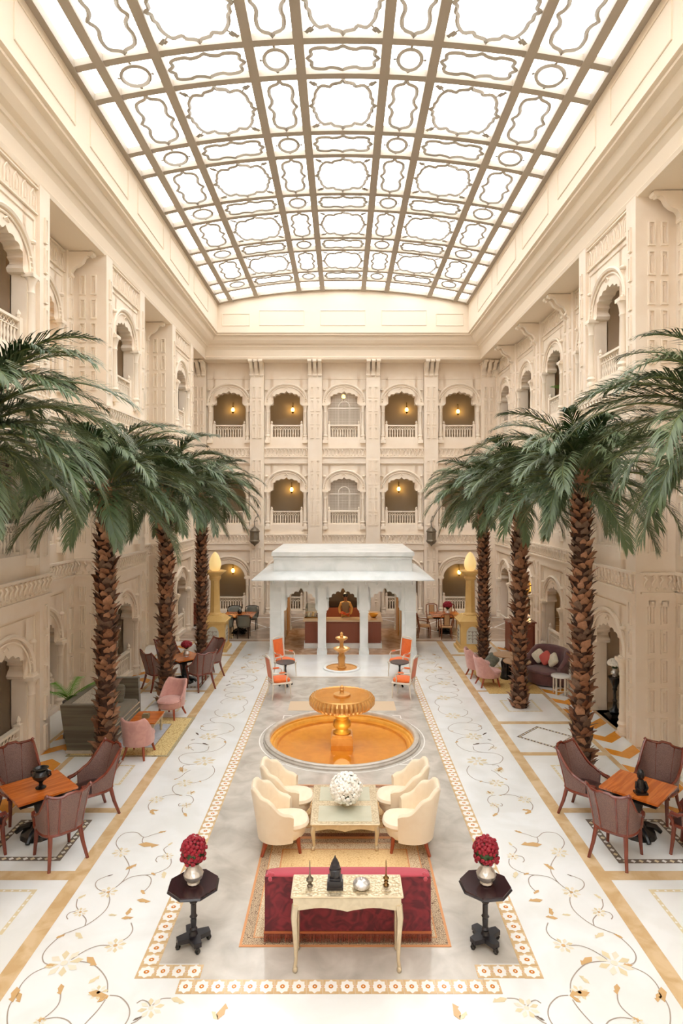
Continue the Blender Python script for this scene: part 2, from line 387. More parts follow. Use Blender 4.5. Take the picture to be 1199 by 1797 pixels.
def bay_storeys(W, uc, plane, half, strips, rails=(1,1,1), bal='each', fld='side', near=True, halfw=1.1):
    for i, z in enumerate(LEV):
        ground = i == 0
        key = fld if not (fld == 'side' and ground and not rails[0]) else 'side0'
        if fld == 'back' and ground: key = 'back0'
        W.put(FIELD[key], 'arch_field', uc, plane, z); W.put(HOOD, 'hood_moulding', uc, plane, z)
        for s in (-1, 1): W.put(COL, 'column', uc+s*.84, plane, z+.02, .03)
        if rails[i]: W.put(RAIL, 'balustrade', uc, plane, z, -.12, bal=bal)
        # floor and vault of the gallery behind
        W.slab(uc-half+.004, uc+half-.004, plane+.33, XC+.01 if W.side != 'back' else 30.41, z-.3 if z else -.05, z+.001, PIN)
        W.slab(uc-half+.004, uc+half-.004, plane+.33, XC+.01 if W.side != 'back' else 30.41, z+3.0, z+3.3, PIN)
        if strips:
            for s in (-1, 1):
                us = uc+s*(half-(half-halfw)/2)
                for k in range(5 if i < 2 else 5): 
                    zz = z+.05+.6*k-(0 if i else 0)
                    if i == 2 or zz < z+2.7: W.put(PNS, 'panel', us, plane, zz, .08)
        if i < 2: W.put(FR_S if fld == 'side' else FR_B, 'frieze', uc, plane, z+3.15, .1, kind='stuff')
    # bands between storeys, on the whole width
    for z in LEV[:2]: W.slab(uc-half+.001, uc+half-.001, plane-.095, plane+.31, z+2.86, z+3.55)
    if fld == 'side': W.put(NF, 'niche_frieze', uc, plane, 10.64, .02, kind='stuff')
    W.slab(uc-halfw-.02, uc+halfw+.02, plane+.003, plane+.315, 10.6, 11.245)
    for s in (-1, 1):
        a, b = sorted((uc+s*halfw, uc+s*half)); W.slab(a, b, plane-.08, plane+.35, 0, 11.25)

wl = Wall('left', 'cream carved stone wall of stepped bays and cusped arches on the left side of the atrium')
wr = Wall('right', 'cream carved stone wall of galleries and cusped arches on the right side of the atrium')
wb = Wall('back', 'cream arcaded far wall with three storeys of cusped balcony arches behind the marble pavilion')
H = PITCH/2
# ---- left: bays and recesses alternate
for i in range(6):
    u1 = EDGE[i]; uc = u1-H; bay = i % 2 == 0
    bay_storeys(wl, uc, XB if bay else XR, H, True, bal='each' if i in (1,2,3,4) else 'set')
    if bay:
        wl.slab(uc-H+.2, uc+H-.2, XB+1.5, XB+1.62, .002, 11.2, PIN)
        for ue, s in ((u1, 1), (u1-PITCH, -1)):
            a, b = sorted((ue+s*.004, ue-s*.2)); wl.slab(a, b, XB-.078, XR+.2, .002, 11.24)
bay_storeys(wl, 26.35, XR, 1.55, True, bal='set')
# ---- right: one projecting bay near the camera, then a straight arcade
bay_storeys(wr, 14.2, XB, H, True, rails=(0,1,1), bal='each')
wr.slab(12.9, 15.5, XB+1.3, XB+1.42, .002, 11.2)
for a, b in ((12.678, 12.883), (15.518, 15.722)): wr.slab(a, b, XB-.078, XR+.2, .002, 11.24)
bay_storeys(wr, 12.683-H, XR, H, True, bal='set')
for k in range(4):
    uc = 15.718+H+k*PITCH; bay_storeys(wr, uc, XR, H if k < 3 else 1.53, True, bal='each' if k < 2 else 'set', rails=(0 if k == 3 else 1, 1, 1))
    for q in (-.16, .16): wr.put(CONS, 'console_bracket', uc+H+q-(.0 if k < 3 else .2), XR, 11.2, .08)
# side faces that look at the camera: two columns of framed panels
def side_face(W, ue, xs, n=.0):
    for x in xs:
        for i, z in enumerate(LEV):
            for k in range(5):
                zz = z+.1+.6*k
                if i == 2 or zz < z+2.8:
                    s = -1 if W.side == 'left' else 1
                    W.kids.append((PNL, 'panel', (s*x, ue-.005, zz), 0, {}))
    for z in LEV[:2]:
        s = -1 if W.side == 'left' else 1
        W.kids.append((FR_E, 'frieze', (s*(XB+XR)/2, ue-.05, z+3.15), 0, {'kind': 'stuff'}))
        W.b.bx(min(s*(XB-.09), s*XR), max(s*(XB-.09), s*XR), ue-.05, ue+.1, z+2.87, z+3.54)
for ue in (EDGE[1], EDGE[3]): side_face(wl, ue, (XB+.24, XB+.52))
side_face(wr, 12.683, (XB+.24, XB+.5))
for W, ue in ((wl, EDGE[1]), (wl, EDGE[3]), (wr, 12.683)):
    s = -1 if W.side == 'left' else 1; W.kids.append((CONS, 'console_bracket', (s*(XR-.02), ue-.25, 11.2), -s*PI/2, {}))
# corridor walls
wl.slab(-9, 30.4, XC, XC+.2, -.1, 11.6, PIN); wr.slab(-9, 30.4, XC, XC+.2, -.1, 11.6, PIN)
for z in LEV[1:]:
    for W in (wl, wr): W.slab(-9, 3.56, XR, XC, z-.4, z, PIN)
for W in (wl, wr):                                # plain returns behind the balcony we look from
    W.slab(-9, EDGE[6]+.02 if W is wl else 9.65, XR, XR+.3, 0, 11.25)
    W.slab(-9, 28.2, XR-.62 if False else XR-.05, XR+.02, 0, .14)
# ---- back wall
PX = [.05+2.58*(k-1.5) for k in range(4)]
for k in range(5):
    uc = .05+2.58*(k-2); bay_storeys(wb, uc, YB, 1.29, False, bal='set', fld='back', halfw=.98, rails=(1,1,1))
    if k == 2:
        pass
for x in PX+[-5.16-1.24, 5.26+1.2]:
    wb.slab(x-.31, x+.31, YB-.26, YB-.02, 0, 11.24)
    for i, z in enumerate(LEV):
        for j in range(5):
            zz = z+.1+.6*j
            if i == 2 and j > 3: continue
            for q in (-.13, .13): wb.put(PNL, 'panel', x+q, YB, zz, .26)
    for q in (-.22, 0, .22): wb.put(CONS, 'console_bracket', x+q, YB, 11.2, .2)
wb.slab(-XC, XC, 30.4, 30.6, -.1, 11.6, PIN); wb.slab(-7.2, -6.4, YB-.02, YB+.3, 0, 11.25); wb.slab(6.5, 7.2, YB-.02, YB+.3, 0, 11.25)
# pierced screens in the central arches of the upper floors
def screen_mesh():
    b = MB(mat('screen_white', (236,226,212), .6)); 
    for k in range(23): b.bx(-.72+1.44*k/22-.009, -.72+1.44*k/22+.009, -.015, .015, .1, 2.2 if 3 < k < 19 else 1.9)
    for k in range(30):
        z = .14+2.05*k/29; h = .74 if z < 1.8 else .74*math.sqrt(max(0, 1-((z-1.75)/.5)**2)); b.bx(-h, h, -.012, .012, z-.009, z+.009)
    for z in (.75, 1.5): b.bx(-.74, .74, -.03, .03, z-.025, z+.025)
    for x in (-.26, .26): b.bx(x-.02, x+.02, -.03, .03, .14, 1.6)
    b.tube([(x, 0, z) for x, z in arc(0, 1.55, .26, .28, 0, 180, 13)], .025, 6); b.bx(-.76, -.7, -.03, .03, .1, 1.7); b.bx(.7, .76, -.03, .03, .1, 1.7)
    return b.mesh('pierced_screen')
SCR = screen_mesh()
for z in LEV[1:]: wb.put(SCR, 'pierced_screen', .05, YB, z, -.22)
W_LEFT, W_RIGHT, W_BACK = wl.finish(), wr.finish(), wb.finish()
fw = MB(PL); fw.bx(-XC, XC, -9.2, -9, -.1, 14); fw.bx(-XC, XC, -9, -8, 3.2, 3.4)
o = fw.build('wall_front', kind='structure'); tag(o, 'plain cream end wall behind the viewpoint, with a gallery ledge, of of the atrium', 'wall')

# ---- ceiling: soffit, cove, attic
cb = MB(SFT)
PROF = [(9.6, 11.22), (6.0, 11.22), (5.97, 11.3), (6.02, 11.36), (5.98, 11.62), (5.9, 11.72), (5.86, 11.73), (5.84, 11.8), (5.72, 11.84), (5.6, 11.95), (5.52, 12.1), (5.4, 12.12), (5.4, 12.18), (5.33, 12.2), (5.33, 13.5)]
for (x0, z0), (x1, z1) in zip(PROF, PROF[1:]):
    R = []
    for X, Z in ((x0, z0), (x1, z1)):
        yb = 27.1-(6-X); R.append([(-X, -9, Z), (-X, yb, Z), (X, yb, Z), (X, -9, Z)])
    for k in range(3): cb.add([R[0][k], R[0][k+1], R[1][k+1], R[1][k]], [(0,1,2,3)], None, False)
yb = 27.1-.67
tym = [(-5.33, 13.5), (5.33, 13.5)]+[(x, 14.03-.59*(x/5.33)**2+.1) for x in [5.33-10.66*i/20 for i in range(21)]]
cb.prism(tym, 0, .2, M=Matrix(((1,0,0,0),(0,0,1,yb),(0,1,0,0),(0,0,0,1)))); cb.prism(tym, 0, .2, M=Matrix(((1,0,0,0),(0,0,1,-9.1),(0,1,0,0),(0,0,0,1))))
cb.bx(-9.6, -5.34, -9, 30.6, 13.5, 13.7); cb.bx(5.34, 9.6, -9, 30.6, 13.5, 13.7); cb.bx(-9.6, 9.6, 26.62, 30.6, 13.52, 13.7)
cb.bx(-9.7, -9.5, -9, 30.6, 11, 13.7); cb.bx(9.5, 9.7, -9, 30.6, 11, 13.7); cb.bx(-9.6, 9.6, 30.5, 30.7, 11, 13.7); cb.bx(-9.6, 9.6, -9.2, -9, 11.2, 14)
CEIL = cb.build('ceiling', kind='structure'); tag(CEIL, 'cream soffit, cove and attic band framing the glazed roof', 'ceiling')
def frame(wd, ht):
    b = MB(SFT); b.tube([(-wd/2,0,0),(wd/2,0,0),(wd/2,0,ht),(-wd/2,0,ht)], .022, 6, closed=True); return b.mesh('panel_moulding')
FA = frame(2.3, .72); FB = frame(1.9, .62); FC = frame(1.15, .5)
for k in range(9):
    for s, rz in ((-1, PI/2), (1, -PI/2)): place(FA, 'panel_moulding', CEIL, (s*5.33, 11.25+PITCH*(k-4)+3*PITCH if False else 23.35-PITCH*k+.0, 12.5), rz)
for x, me in ((-2.6, FB), (0, FB), (2.6, FB), (-4.55, FC), (4.55, FC)): place(me, 'panel_moulding', CEIL, (x, yb, 12.5 if me is FC else 12.52))

# ---- glazed barrel roof
BX = [-5.28, -4.75, -3.66, -1.85, -.87, .87, 1.85, 3.66, 4.75, 5.28]
YR = [26.4, 25.2]
yy = 24.17
YR = [26.34, 25.2]
k = 0
for j in range(12):
    n0 = 24.19-3.02*j; YR += [n0, n0-2.01]
YR = [y for y in YR if y > -9.0]+[-9.0]
roof = lambda x: 14.03-.59*(x/5.33)**2
RB = MB(BRZ)
sk = thing('window_1', 'arched glass roof with bronze tracery over the whole atrium', 'skylight', (0, 0, 0), kind='structure')
def lbar(x, wd):
    b = MB(BRZ); z = roof(x); b.bx(x-wd/2, x+wd/2, -9, 26.42, z-.06, z+.12); return b
for x in BX:
    lbar(x, .2 if abs(x) < 5.2 else .16).build('glazing_bar', sk)
def xbar(wd):
    b = MB(BRZ); n = 28
    for i in range(n):
        x0 = -5.33+10.66*i/n; x1 = -5.33+10.66*(i+1)/n; z0, z1 = roof(x0), roof(x1)
        b.add([(x0,-wd/2,z0-.045),(x1,-wd/2,z1-.045),(x1,wd/2,z1-.045),(x0,wd/2,z0-.045),(x0,-wd/2,z0+.1),(x1,-wd/2,z1+.1),(x1,wd/2,z1+.1),(x0,wd/2,z0+.1)], [(0,3,2,1),(4,5,6,7),(0,1,5,4),(2,3,7,6)])
    return b.mesh('cross_bar')
XBM = xbar(.17)
for y in YR: place(XBM, 'cross_bar', sk, (0, y, 0))
def flatx(p, cx): return (p[0], p[1], roof(p[0]+cx)-roof(cx)-.02)
def cartouche(w, h, kind, cx):
    b = MB(TRC); r = .042; W = w/2-.13; Hh = h/2-.13; P = []
    if kind == 'circle':
        P = arc(0, 0, W*.66, Hh*.78, 0, 360, 29)[:-1]
        for a, c in ((0, 1), (0, -1), (1, 0), (-1, 0)): b.lathe([(.001,-.02),(.035,0),(.001,.02)], a*(W*.66+.07), c*(Hh*.78+.07), 6, z=roof(a*W*.66+cx)-roof(cx)-.02)
    elif kind == 'big':
        Q = [(0, Hh), (.06*W, Hh*.9), (.3*W, Hh*.84), (.38*W, Hh*.74), (.62*W, Hh*.78), (.8*W, Hh*.55), (.84*W, Hh*.32), (.9*W, Hh*.24), (.9*W, Hh*.08), (W, 0)]
        full = Q+[(x, -y) for x, y in reversed(Q[:-1])]; full += [(-x, y) for x, y in reversed(full[1:-1])]; P = full
        for a in (-1, 1):
            for c in (-1, 1):
                x, y = a*W*.84, c*Hh*.84; b.lathe([(.02,0),(.085,.01),(.02,.02)], x, y, 4, z=roof(x+cx)-roof(cx)-.03); b.tube([flatx((a*W*.7, c*Hh*.7), cx), flatx((x, y), cx)], .02, 4); b.lathe([(.02,0),(.06,.01),(.02,.02)], a*W*.93, c*Hh*.9, 4, z=roof(x+cx)-roof(cx)-.03)
    else:
        Q = [(0, 1), (.12, .9), (.45, .84), (.66, .74), (.72, .5), (.62, .3), (.68, .14), (.86, 0)] if kind == 'tall' else [(0, .9), (.14, .74), (.36, .66), (.5, .78), (.76, .74), (.88, .56), (.86, .26), (.98, 0)]
        Q = [(x*W*(1.0), y*Hh) for x, y in Q]
        full = Q+[(x, -y) for x, y in reversed(Q[:-1])]; full += [(-x, y) for x, y in reversed(full[1:-1])]; P = full
    if kind != 'circle': P = [tuple(p) for p in smooth_path([(x, y, 0) for x, y in P+[P[0]]], 3)][:-1]
    b.tube([flatx(p, cx) for p in P], r, 4, closed=True); return b.mesh('tracery')
cache = {}
for i in range(9):
    x0, x1 = BX[i], BX[i+1]; cx = (x0+x1)/2
    for j in range(len(YR)-1):
        y1, y0 = YR[j], YR[j+1]; cy = (y0+y1)/2; short = y1-y0 < 1.3
        key = (i, round(y1-y0, 2))
        if key not in cache:
            g = MB(SKG); g.add([(x0-cx, y0-cy, roof(x0)-roof(cx)+.03), (x1-cx, y0-cy, roof(x1)-roof(cx)+.03), (x1-cx, y1-cy, roof(x1)-roof(cx)+.03), (x0-cx, y1-cy, roof(x0)-roof(cx)+.03)], [(0,1,2,3)], None, False)
            tr = None
            if 0 < i < 8 and j > 0: 
                wide = x1-x0 > 1.3; kd = 'big' if wide and not short else 'wide' if wide else 'circle' if short else 'tall'; tr = cartouche(x1-x0, y1-y0, kd, cx)
            cache[key] = (g.mesh('glass_pane'), tr)
        pane, tr = cache[key]
        place(pane, 'glass_pane', sk, (cx, cy, roof(cx)))
        if tr and j > 0 and y1 > 4: place(tr, 'tracery', sk, (cx, cy, roof(cx)))
# inlaid vine drawn in floor metres (x from the hall axis, y from the balcony)
STEMS_NEAR=[[(-3.134, 8.892), (-3.271, 9.077), (-3.303, 9.246), (-3.247, 9.389), (-3.081, 9.405), (-2.929, 9.269), (-2.805, 9.349), (-2.657, 9.43)], [(-2.938, 9.269), (-2.908, 9.137), (-2.826, 9.077)], [(-3.056, 8.784), (-2.916, 8.577), (-2.852, 8.392), (-2.865, 8.191), (-2.911, 8.058), (-2.96, 7.964), (-2.891, 7.81), (-2.865, 7.645), (-2.908, 7.488), (-3.0, 7.337), (-3.125, 7.24), (-3.209, 7.168), (-3.27, 6.985), (-3.27, 6.853), (-3.204, 6.747), (-3.107, 6.706)], [(-2.873, 8.16), (-2.785, 8.284), (-2.609, 8.328), (-2.509, 8.253), (-2.48, 8.099), (-2.526, 7.952)], [(-2.372, 8.714), (-2.338, 8.591), (-2.365, 8.477), (-2.487, 8.367), (-2.609, 8.328)], [(-2.492, 8.784), (-2.566, 8.763), (-2.573, 8.679), (-2.537, 8.625)], [(-2.462, 8.82), (-2.538, 8.943), (-2.503, 9.039)], [(-3.004, 7.964), (-3.118, 8.022), (-3.193, 8.118), (-3.197, 8.222), (-3.1, 8.316)], [(-3.112, 7.524), (-3.034, 7.437), (-3.004, 7.332)], [(-3.227, 7.592), (-3.285, 7.566), (-3.296, 7.503), (-3.257, 7.447)], [(-3.204, 7.619), (-3.263, 7.699), (-3.303, 7.826)], [(-2.479, 7.387), (-2.417, 7.264), (-2.429, 7.145), (-2.499, 7.066)], [(-2.59, 7.007), (-2.702, 7.007), (-2.807, 6.949), (-2.881, 6.862), (-2.928, 6.789)], [(-2.904, 6.768), (-2.791, 6.76), (-2.67, 6.726), (-2.537, 6.624), (-2.421, 6.486), (-2.361, 6.336)], [(-3.107, 6.706), (-3.241, 6.604), (-3.291, 6.467), (-3.277, 6.299), (-3.267, 6.157), (-3.213, 6.021), (-3.13, 5.891), (-3.01, 5.766)], [(-2.837, 6.336), (-2.797, 6.227), (-2.799, 6.14), (-2.84, 6.048), (-2.874, 6.004)], [(-2.86, 6.004), (-2.733, 6.028), (-2.605, 5.988), (-2.509, 5.891)], [(-2.347, 6.245), (-2.37, 6.122), (-2.429, 5.958), (-2.468, 5.859)], [(-2.324, 6.299), (-2.217, 6.281), (-2.103, 6.185), (-2.044, 6.071), (-2.045, 5.955), (-2.107, 5.828)], [(-1.694, 6.263), (-1.791, 6.252), (-1.853, 6.174)], [(-1.867, 6.157), (-1.906, 6.209), (-1.973, 6.238), (-2.017, 6.199)], [(-1.9, 6.054), (-1.947, 5.988), (-1.991, 5.955)]]
FLOWERS_NEAR=[((-3.127, 8.87), 0.13), ((-2.967, 7.964), 0.12), ((-2.983, 6.739), 0.2), ((-2.436, 8.77), 0.09), ((-3.161, 7.576), 0.09), ((-2.526, 7.007), 0.12), ((-2.454, 6.336), 0.1), ((-1.856, 6.14), 0.13), ((-2.877, 5.981), 0.06)]
LEAVES_NEAR=[((-2.951, 9.077), (-2.634, 9.061), 1), ((-2.753, 9.389), (-2.642, 9.454), 1), ((-2.503, 9.039), (-2.468, 9.137), 0), ((-2.917, 8.444), (-2.81, 8.591), 1), ((-2.551, 7.81), (-2.364, 7.782), 1), ((-2.563, 8.01), (-2.48, 7.923), 1), ((-2.385, 8.412), (-2.328, 8.253), 0), ((-2.548, 8.379), (-2.464, 8.328), 1), ((-3.112, 8.297), (-3.043, 8.347), 2), ((-3.303, 7.826), (-3.235, 7.923), 0), ((-2.801, 7.524), (-2.691, 7.524), 0), ((-2.624, 7.462), (-2.479, 7.488), 1), ((-2.574, 7.514), (-2.579, 7.662), 1), ((-3.065, 7.216), (-2.937, 7.121), 0), ((-3.253, 7.121), (-3.17, 7.192), 1), ((-2.775, 6.832), (-2.615, 6.706), 1), ((-3.168, 6.706), (-3.067, 6.718), 1), ((-3.321, 6.41), (-3.258, 6.209), 1), ((-3.267, 6.336), (-3.187, 6.209), 1), ((-2.883, 6.448), (-2.824, 6.306), 1), ((-2.602, 6.448), (-2.529, 6.564), 0), ((-2.556, 6.336), (-2.339, 6.299), 1), ((-2.419, 6.209), (-2.333, 6.299), 1), ((-1.694, 6.263), (-1.537, 6.209), 0), ((-1.988, 5.988), (-1.911, 6.048), 2), ((-2.907, 5.988), (-2.844, 6.028), 1)]
STEMS_FAR=[[(-3.05, 10.488), (-3.003, 10.559), (-2.915, 10.607), (-2.804, 10.616), (-2.696, 10.597)], [(-3.137, 10.441), (-3.168, 10.325), (-3.161, 10.212), (-3.102, 10.08)], [(-2.696, 10.597), (-2.823, 10.645), (-2.923, 10.803), (-2.941, 10.955), (-2.868, 11.032)], [(-2.685, 11.059), (-2.593, 11.069), (-2.514, 11.138), (-2.413, 11.218), (-2.345, 11.41), (-2.356, 11.608), (-2.435, 11.784)], [(-2.708, 11.874), (-2.879, 11.844), (-3.034, 11.904), (-3.138, 12.058), (-3.167, 12.215), (-3.06, 12.364), (-2.833, 12.41), (-2.627, 12.443), (-2.488, 12.543), (-2.396, 12.769), (-2.409, 12.982), (-2.527, 13.158), (-2.744, 13.255)], [(-2.963, 12.51), (-3.076, 12.645), (-3.134, 12.769), (-3.052, 12.882), (-2.88, 12.854), (-2.73, 12.797)], [(-2.64, 10.597), (-2.54, 10.559), (-2.471, 10.441), (-2.472, 10.325), (-2.532, 10.257)], [(-2.559, 10.235), (-2.58, 10.146), (-2.54, 10.015), (-2.453, 9.901)], [(-2.625, 10.235), (-2.654, 10.221), (-2.676, 10.28), (-2.656, 10.312)], [(-2.872, 11.814), (-2.973, 11.814), (-2.985, 11.666)], [(-2.804, 11.591), (-2.872, 11.466), (-2.914, 11.299), (-2.996, 11.202)], [(-3.105, 13.844), (-3.107, 13.722), (-2.959, 13.586), (-2.821, 13.618), (-2.717, 13.682)], [(-3.135, 13.844), (-3.053, 14.01), (-2.857, 14.078), (-2.611, 14.052), (-2.431, 13.885), (-2.36, 13.698), (-2.41, 13.524), (-2.597, 13.369), (-2.749, 13.278)], [(-2.833, 12.41), (-2.695, 12.51), (-2.699, 12.714)], [(-2.857, 14.078), (-2.994, 14.223), (-2.995, 14.372), (-2.874, 14.461), (-2.724, 14.488)], [(-2.523, 14.579), (-2.39, 14.716), (-2.333, 14.952), (-2.404, 15.195)], [(-2.817, 14.488), (-2.954, 14.624), (-3.017, 14.857), (-2.947, 14.981)]]
FLOWERS_FAR=[((-3.092, 10.441), 0.13), ((-2.774, 11.053), 0.15), ((-2.634, 11.996), 0.22), ((-2.541, 10.248), 0.09), ((-2.95, 11.579), 0.1), ((-2.572, 10.689), 0.08), ((-2.83, 13.255), 0.2), ((-2.609, 14.533), 0.2), ((-3.104, 12.645), 0.08)]
LEAVES_FAR=[((-3.1, 10.072), (-2.943, 10.089), 1), ((-3.085, 10.059), (-2.964, 9.943), 1), ((-2.699, 10.607), (-2.747, 10.573), 1), ((-2.519, 9.994), (-2.432, 9.876), 1), ((-3.025, 11.725), (-2.935, 11.522), 1), ((-3.006, 11.191), (-2.948, 11.245), 1), ((-2.538, 11.138), (-2.481, 11.095), 1), ((-2.575, 10.655), (-2.53, 10.753), 1), ((-3.153, 13.484), (-3.046, 13.331), 2), ((-3.158, 13.033), (-3.078, 13.106), 2), ((-2.875, 12.889), (-2.714, 12.783), 2), ((-3.144, 13.885), (-3.046, 13.844), 1), ((-2.461, 13.563), (-2.374, 13.563), 1), ((-2.44, 12.997), (-2.378, 12.889), 1)]
# ---- floor
AX = -.04
FB_ = MB(WHM); FB_.bx(-9.6, 9.6, -9.2, 30.6, -.12, 0)
# the pool is a hole: cut floor around it with a ring of quads
FB_ = MB(WHM); PR = 1.60; PC = (-.02, 13.2)
def holed(b, m):
    n = 48; c = PC; x0, x1, y0, y1 = c[0]-2, c[0]+2, c[1]-2, c[1]+2; V = []
    for i in range(n):
        a = 2*PI*i/n; ca, sa = math.cos(a), math.sin(a); k = 2/max(abs(ca), abs(sa)); V += [(c[0]+PR*ca, c[1]+PR*sa, 0), (c[0]+k*ca, c[1]+k*sa, 0)]
    b.add(V, [(2*i, 2*i+1, (2*i+3) % (2*n), (2*i+2) % (2*n)) for i in range(n)], m, False)
    return x0, x1, y0, y1
x0, x1, y0, y1 = holed(FB_, GRM)
q = lambda a, b_, c, d: FB_.add([(a,c,0),(b_,c,0),(b_,d,0),(a,d,0)], [(0,1,2,3)], None, False)
q(-9.6, 9.6, -9.2, y0); q(-9.6, 9.6, y1, 30.6); q(-9.6, x0, y0, y1); q(x1, 9.6, y0, y1)
FLOOR = FB_.build('floor', kind='structure'); tag(FLOOR, 'polished white marble floor with honey bands and inlaid vines', 'floor')
def slab(name, m, rects, z, **kw):
    b = MB(m)
    for a, c, d, e in rects: b.add([(a,d,z),(c,d,z),(c,e,z),(a,e,z)], [(0,1,2,3)], None, False)
    return b.build(name, FLOOR, **kw)
# grey field (stepped front corners), around the pool
slab('grey_field', GRM, [(AX-1.95, AX+1.95, 6.73, y0), (AX-1.52, AX+1.52, 6.5, 6.73), (AX-1.95, x0, y0, y1), (x1, AX+1.95, y0, y1), (AX-1.95, AX+1.95, y1, 17.75)], .0015)
bandr = []
slab('border_band', TAN, [(AX-2.15, AX-1.95, 6.52, 17.85), (AX+1.95, AX+2.15, 6.52, 17.85), (AX-1.95, AX+1.95, 17.75, 17.79)], .0012)
def star_tile(wx, wy):
    b = MB(TAN); b.bx(-wx/2+.001, wx/2-.001, -wy/2+.001, wy/2-.001, 0, .003)
    P = []
    for k in range(16):
        r = .47 if k % 2 == 0 else .37; a = 2*PI*k/16; P.append((r*wx*math.cos(a)*1.02, r*wy*math.sin(a)*1.02))
    b.flat(P, .0036, STW); b.flat([(.15*wx*math.cos(2*PI*k/12), .15*wy*math.sin(2*PI*k/12)) for k in range(12)], .0042, STO); b.flat([(.05*wx*math.cos(2*PI*k/8), .05*wy*math.sin(2*PI*k/8)) for k in range(8)], .0048, STW)
    for a in (-1, 1):
        b.flat([(a*.4*wx, -.04*wy), (a*.5*wx, 0), (a*.4*wx, .04*wy)] if a > 0 else [(a*.4*wx, .04*wy), (a*.5*wx, 0), (a*.4*wx, -.04*wy)], .0037, STO)
    return b.mesh('border_tile')
TS = star_tile(.2, .177); TF = star_tile(.1667, .19); 
for s in (-1, 1):
    for k in range(64): place(TS, 'border_tile', FLOOR, (AX+s*2.05, 6.61+.177*k, .0008))
    for k in range(3): place(TF, 'border_tile', FLOOR, (AX+s*(1.95-.1667*(k+.5)+.01), 6.62, .0012))
for k in range(20): place(TF, 'border_tile', FLOOR, (AX-1.667+.1667*(k+.5), 6.411, .0012))
slab('marble_band', TAN, [(AX-3.59, AX-3.39, -9, 22.3), (AX+3.39, AX+3.59, -9, 22.3)], .0016)
for s in (-1, 1):
    for a, b_ in ((20.2, 20.4), (18.0, 18.12), (16.38, 16.5), (13.99, 14.17), (12.26, 12.42), (10.0, 10.16), (8.22, 8.42), (6.2, 6.38), (4.2, 4.4)):
        if s < 0 and a in (13.99, 12.26): continue
        u = sorted((AX+s*3.59, AX+s*5.23)); slab('cross_band', TAN, [(u[0], u[1], a, b_)], .0018)
    u = sorted((AX+s*5.23, AX+s*5.34)); slab('edge_band', TAN, [(u[0], u[1], -9, 22.3)], .0016)
    u = sorted((AX+s*6.02, AX+s*6.1)); slab('edge_band', TAN, [(u[0], u[1], -9, 22.3)], .0016)
# zigzag inlay along the walls
zz = MB(ORM); zz.add([(-.33,-.3,0),(.06,.06,0),(.33,-.16,0),(.33,.18,0),(.06,.4,0),(-.33,.04,0)], [(0,1,4,5),(1,2,3,4)], None, False); ZZ = zz.mesh('zigzag_inlay')
for s in (-1, 1):
    for k in range(21): place(ZZ, 'zigzag_inlay', FLOOR, (AX+s*5.68, 5.3+.8*k, .002), 0 if s < 0 else PI)
# vines
def flower(b, x, y, r, z):
    for k in range(8):
        a = 2*PI*k/8+.3; ca, sa = math.cos(a), math.sin(a); ii = .25*r; mm = .7*r; w_ = .2*r
        b.flat([(x+ca*ii, y+sa*ii), (x+ca*mm+sa*w_, y+sa*mm-ca*w_), (x+ca*r, y+sa*r), (x+ca*mm-sa*w_, y+sa*mm+ca*w_)], z, FLM if k % 2 else LF2)
    b.flat([(x+.2*r*math.cos(a*PI/4), y+.2*r*math.sin(a*PI/4)) for a in range(8)], z+.0004, LFM if r < .13 else FLM)
def leaf(b, p, q_, k, z):
    P = Vector(p); Q = Vector(q_); d = Q-P; n = Vector((-d.y, d.x)); m = (LF2, LFM, DKM)[k]; wd = .2 if k < 2 else .14
    b.flat([P, P+d*.35-n*wd, P+d*.65-n*wd*.7, P+d*.72-n*wd*1.25, Q, P+d*.7+n*wd*.4, P+d*.3+n*wd], z, m)
def vine(name, stems, flowers, leaves, f):
    b = MB(STM); up = lambda P: P
    for S in stems:
        P = smooth_path([f(p)+(0,) for p in S], 4); b.ribbon([(p.x, p.y) for p in P], .013, .0024)
    for p, r in flowers: x, y = f(p); flower(b, x, y, r, .003)
    for p, q_, k in leaves: leaf(b, f(p), f(q_), k, .0034)
    # faces must look up
    for i, fc in enumerate(b.f):
        a, c, d = (Vector(b.v[j]) for j in fc[:3])
        if (c-a).cross(d-a).z < 0: b.f[i] = fc[::-1]
    return b.build(name, FLOOR)
for s in (1, -1):
    g = lambda p, s=s: (AX+s*p[0], p[1])
    vine('vine_inlay', STEMS_NEAR, FLOWERS_NEAR, LEAVES_NEAR, g)
    vine('vine_inlay', STEMS_FAR, FLOWERS_FAR, LEAVES_FAR, g)
    vine('vine_inlay', STEMS_FAR, FLOWERS_FAR, LEAVES_FAR, lambda p, s=s: (AX+s*p[0], 30.4-p[1]))
b = MB(LF2)
for s in (-1, 1): leaf(b, (AX+s*1.17, 6.0), (AX+s*1.13, 6.2), 1, .0034); leaf(b, (AX+s*1.17, 6.0), (AX+s*1.25, 6.1), 0, .0034)
for i, fc in enumerate(b.f):
    a, c, d = (Vector(b.v[j]) for j in fc[:3])
    if (c-a).cross(d-a).z < 0: b.f[i] = fc[::-1]
b.build('leaf_inlay', FLOOR)
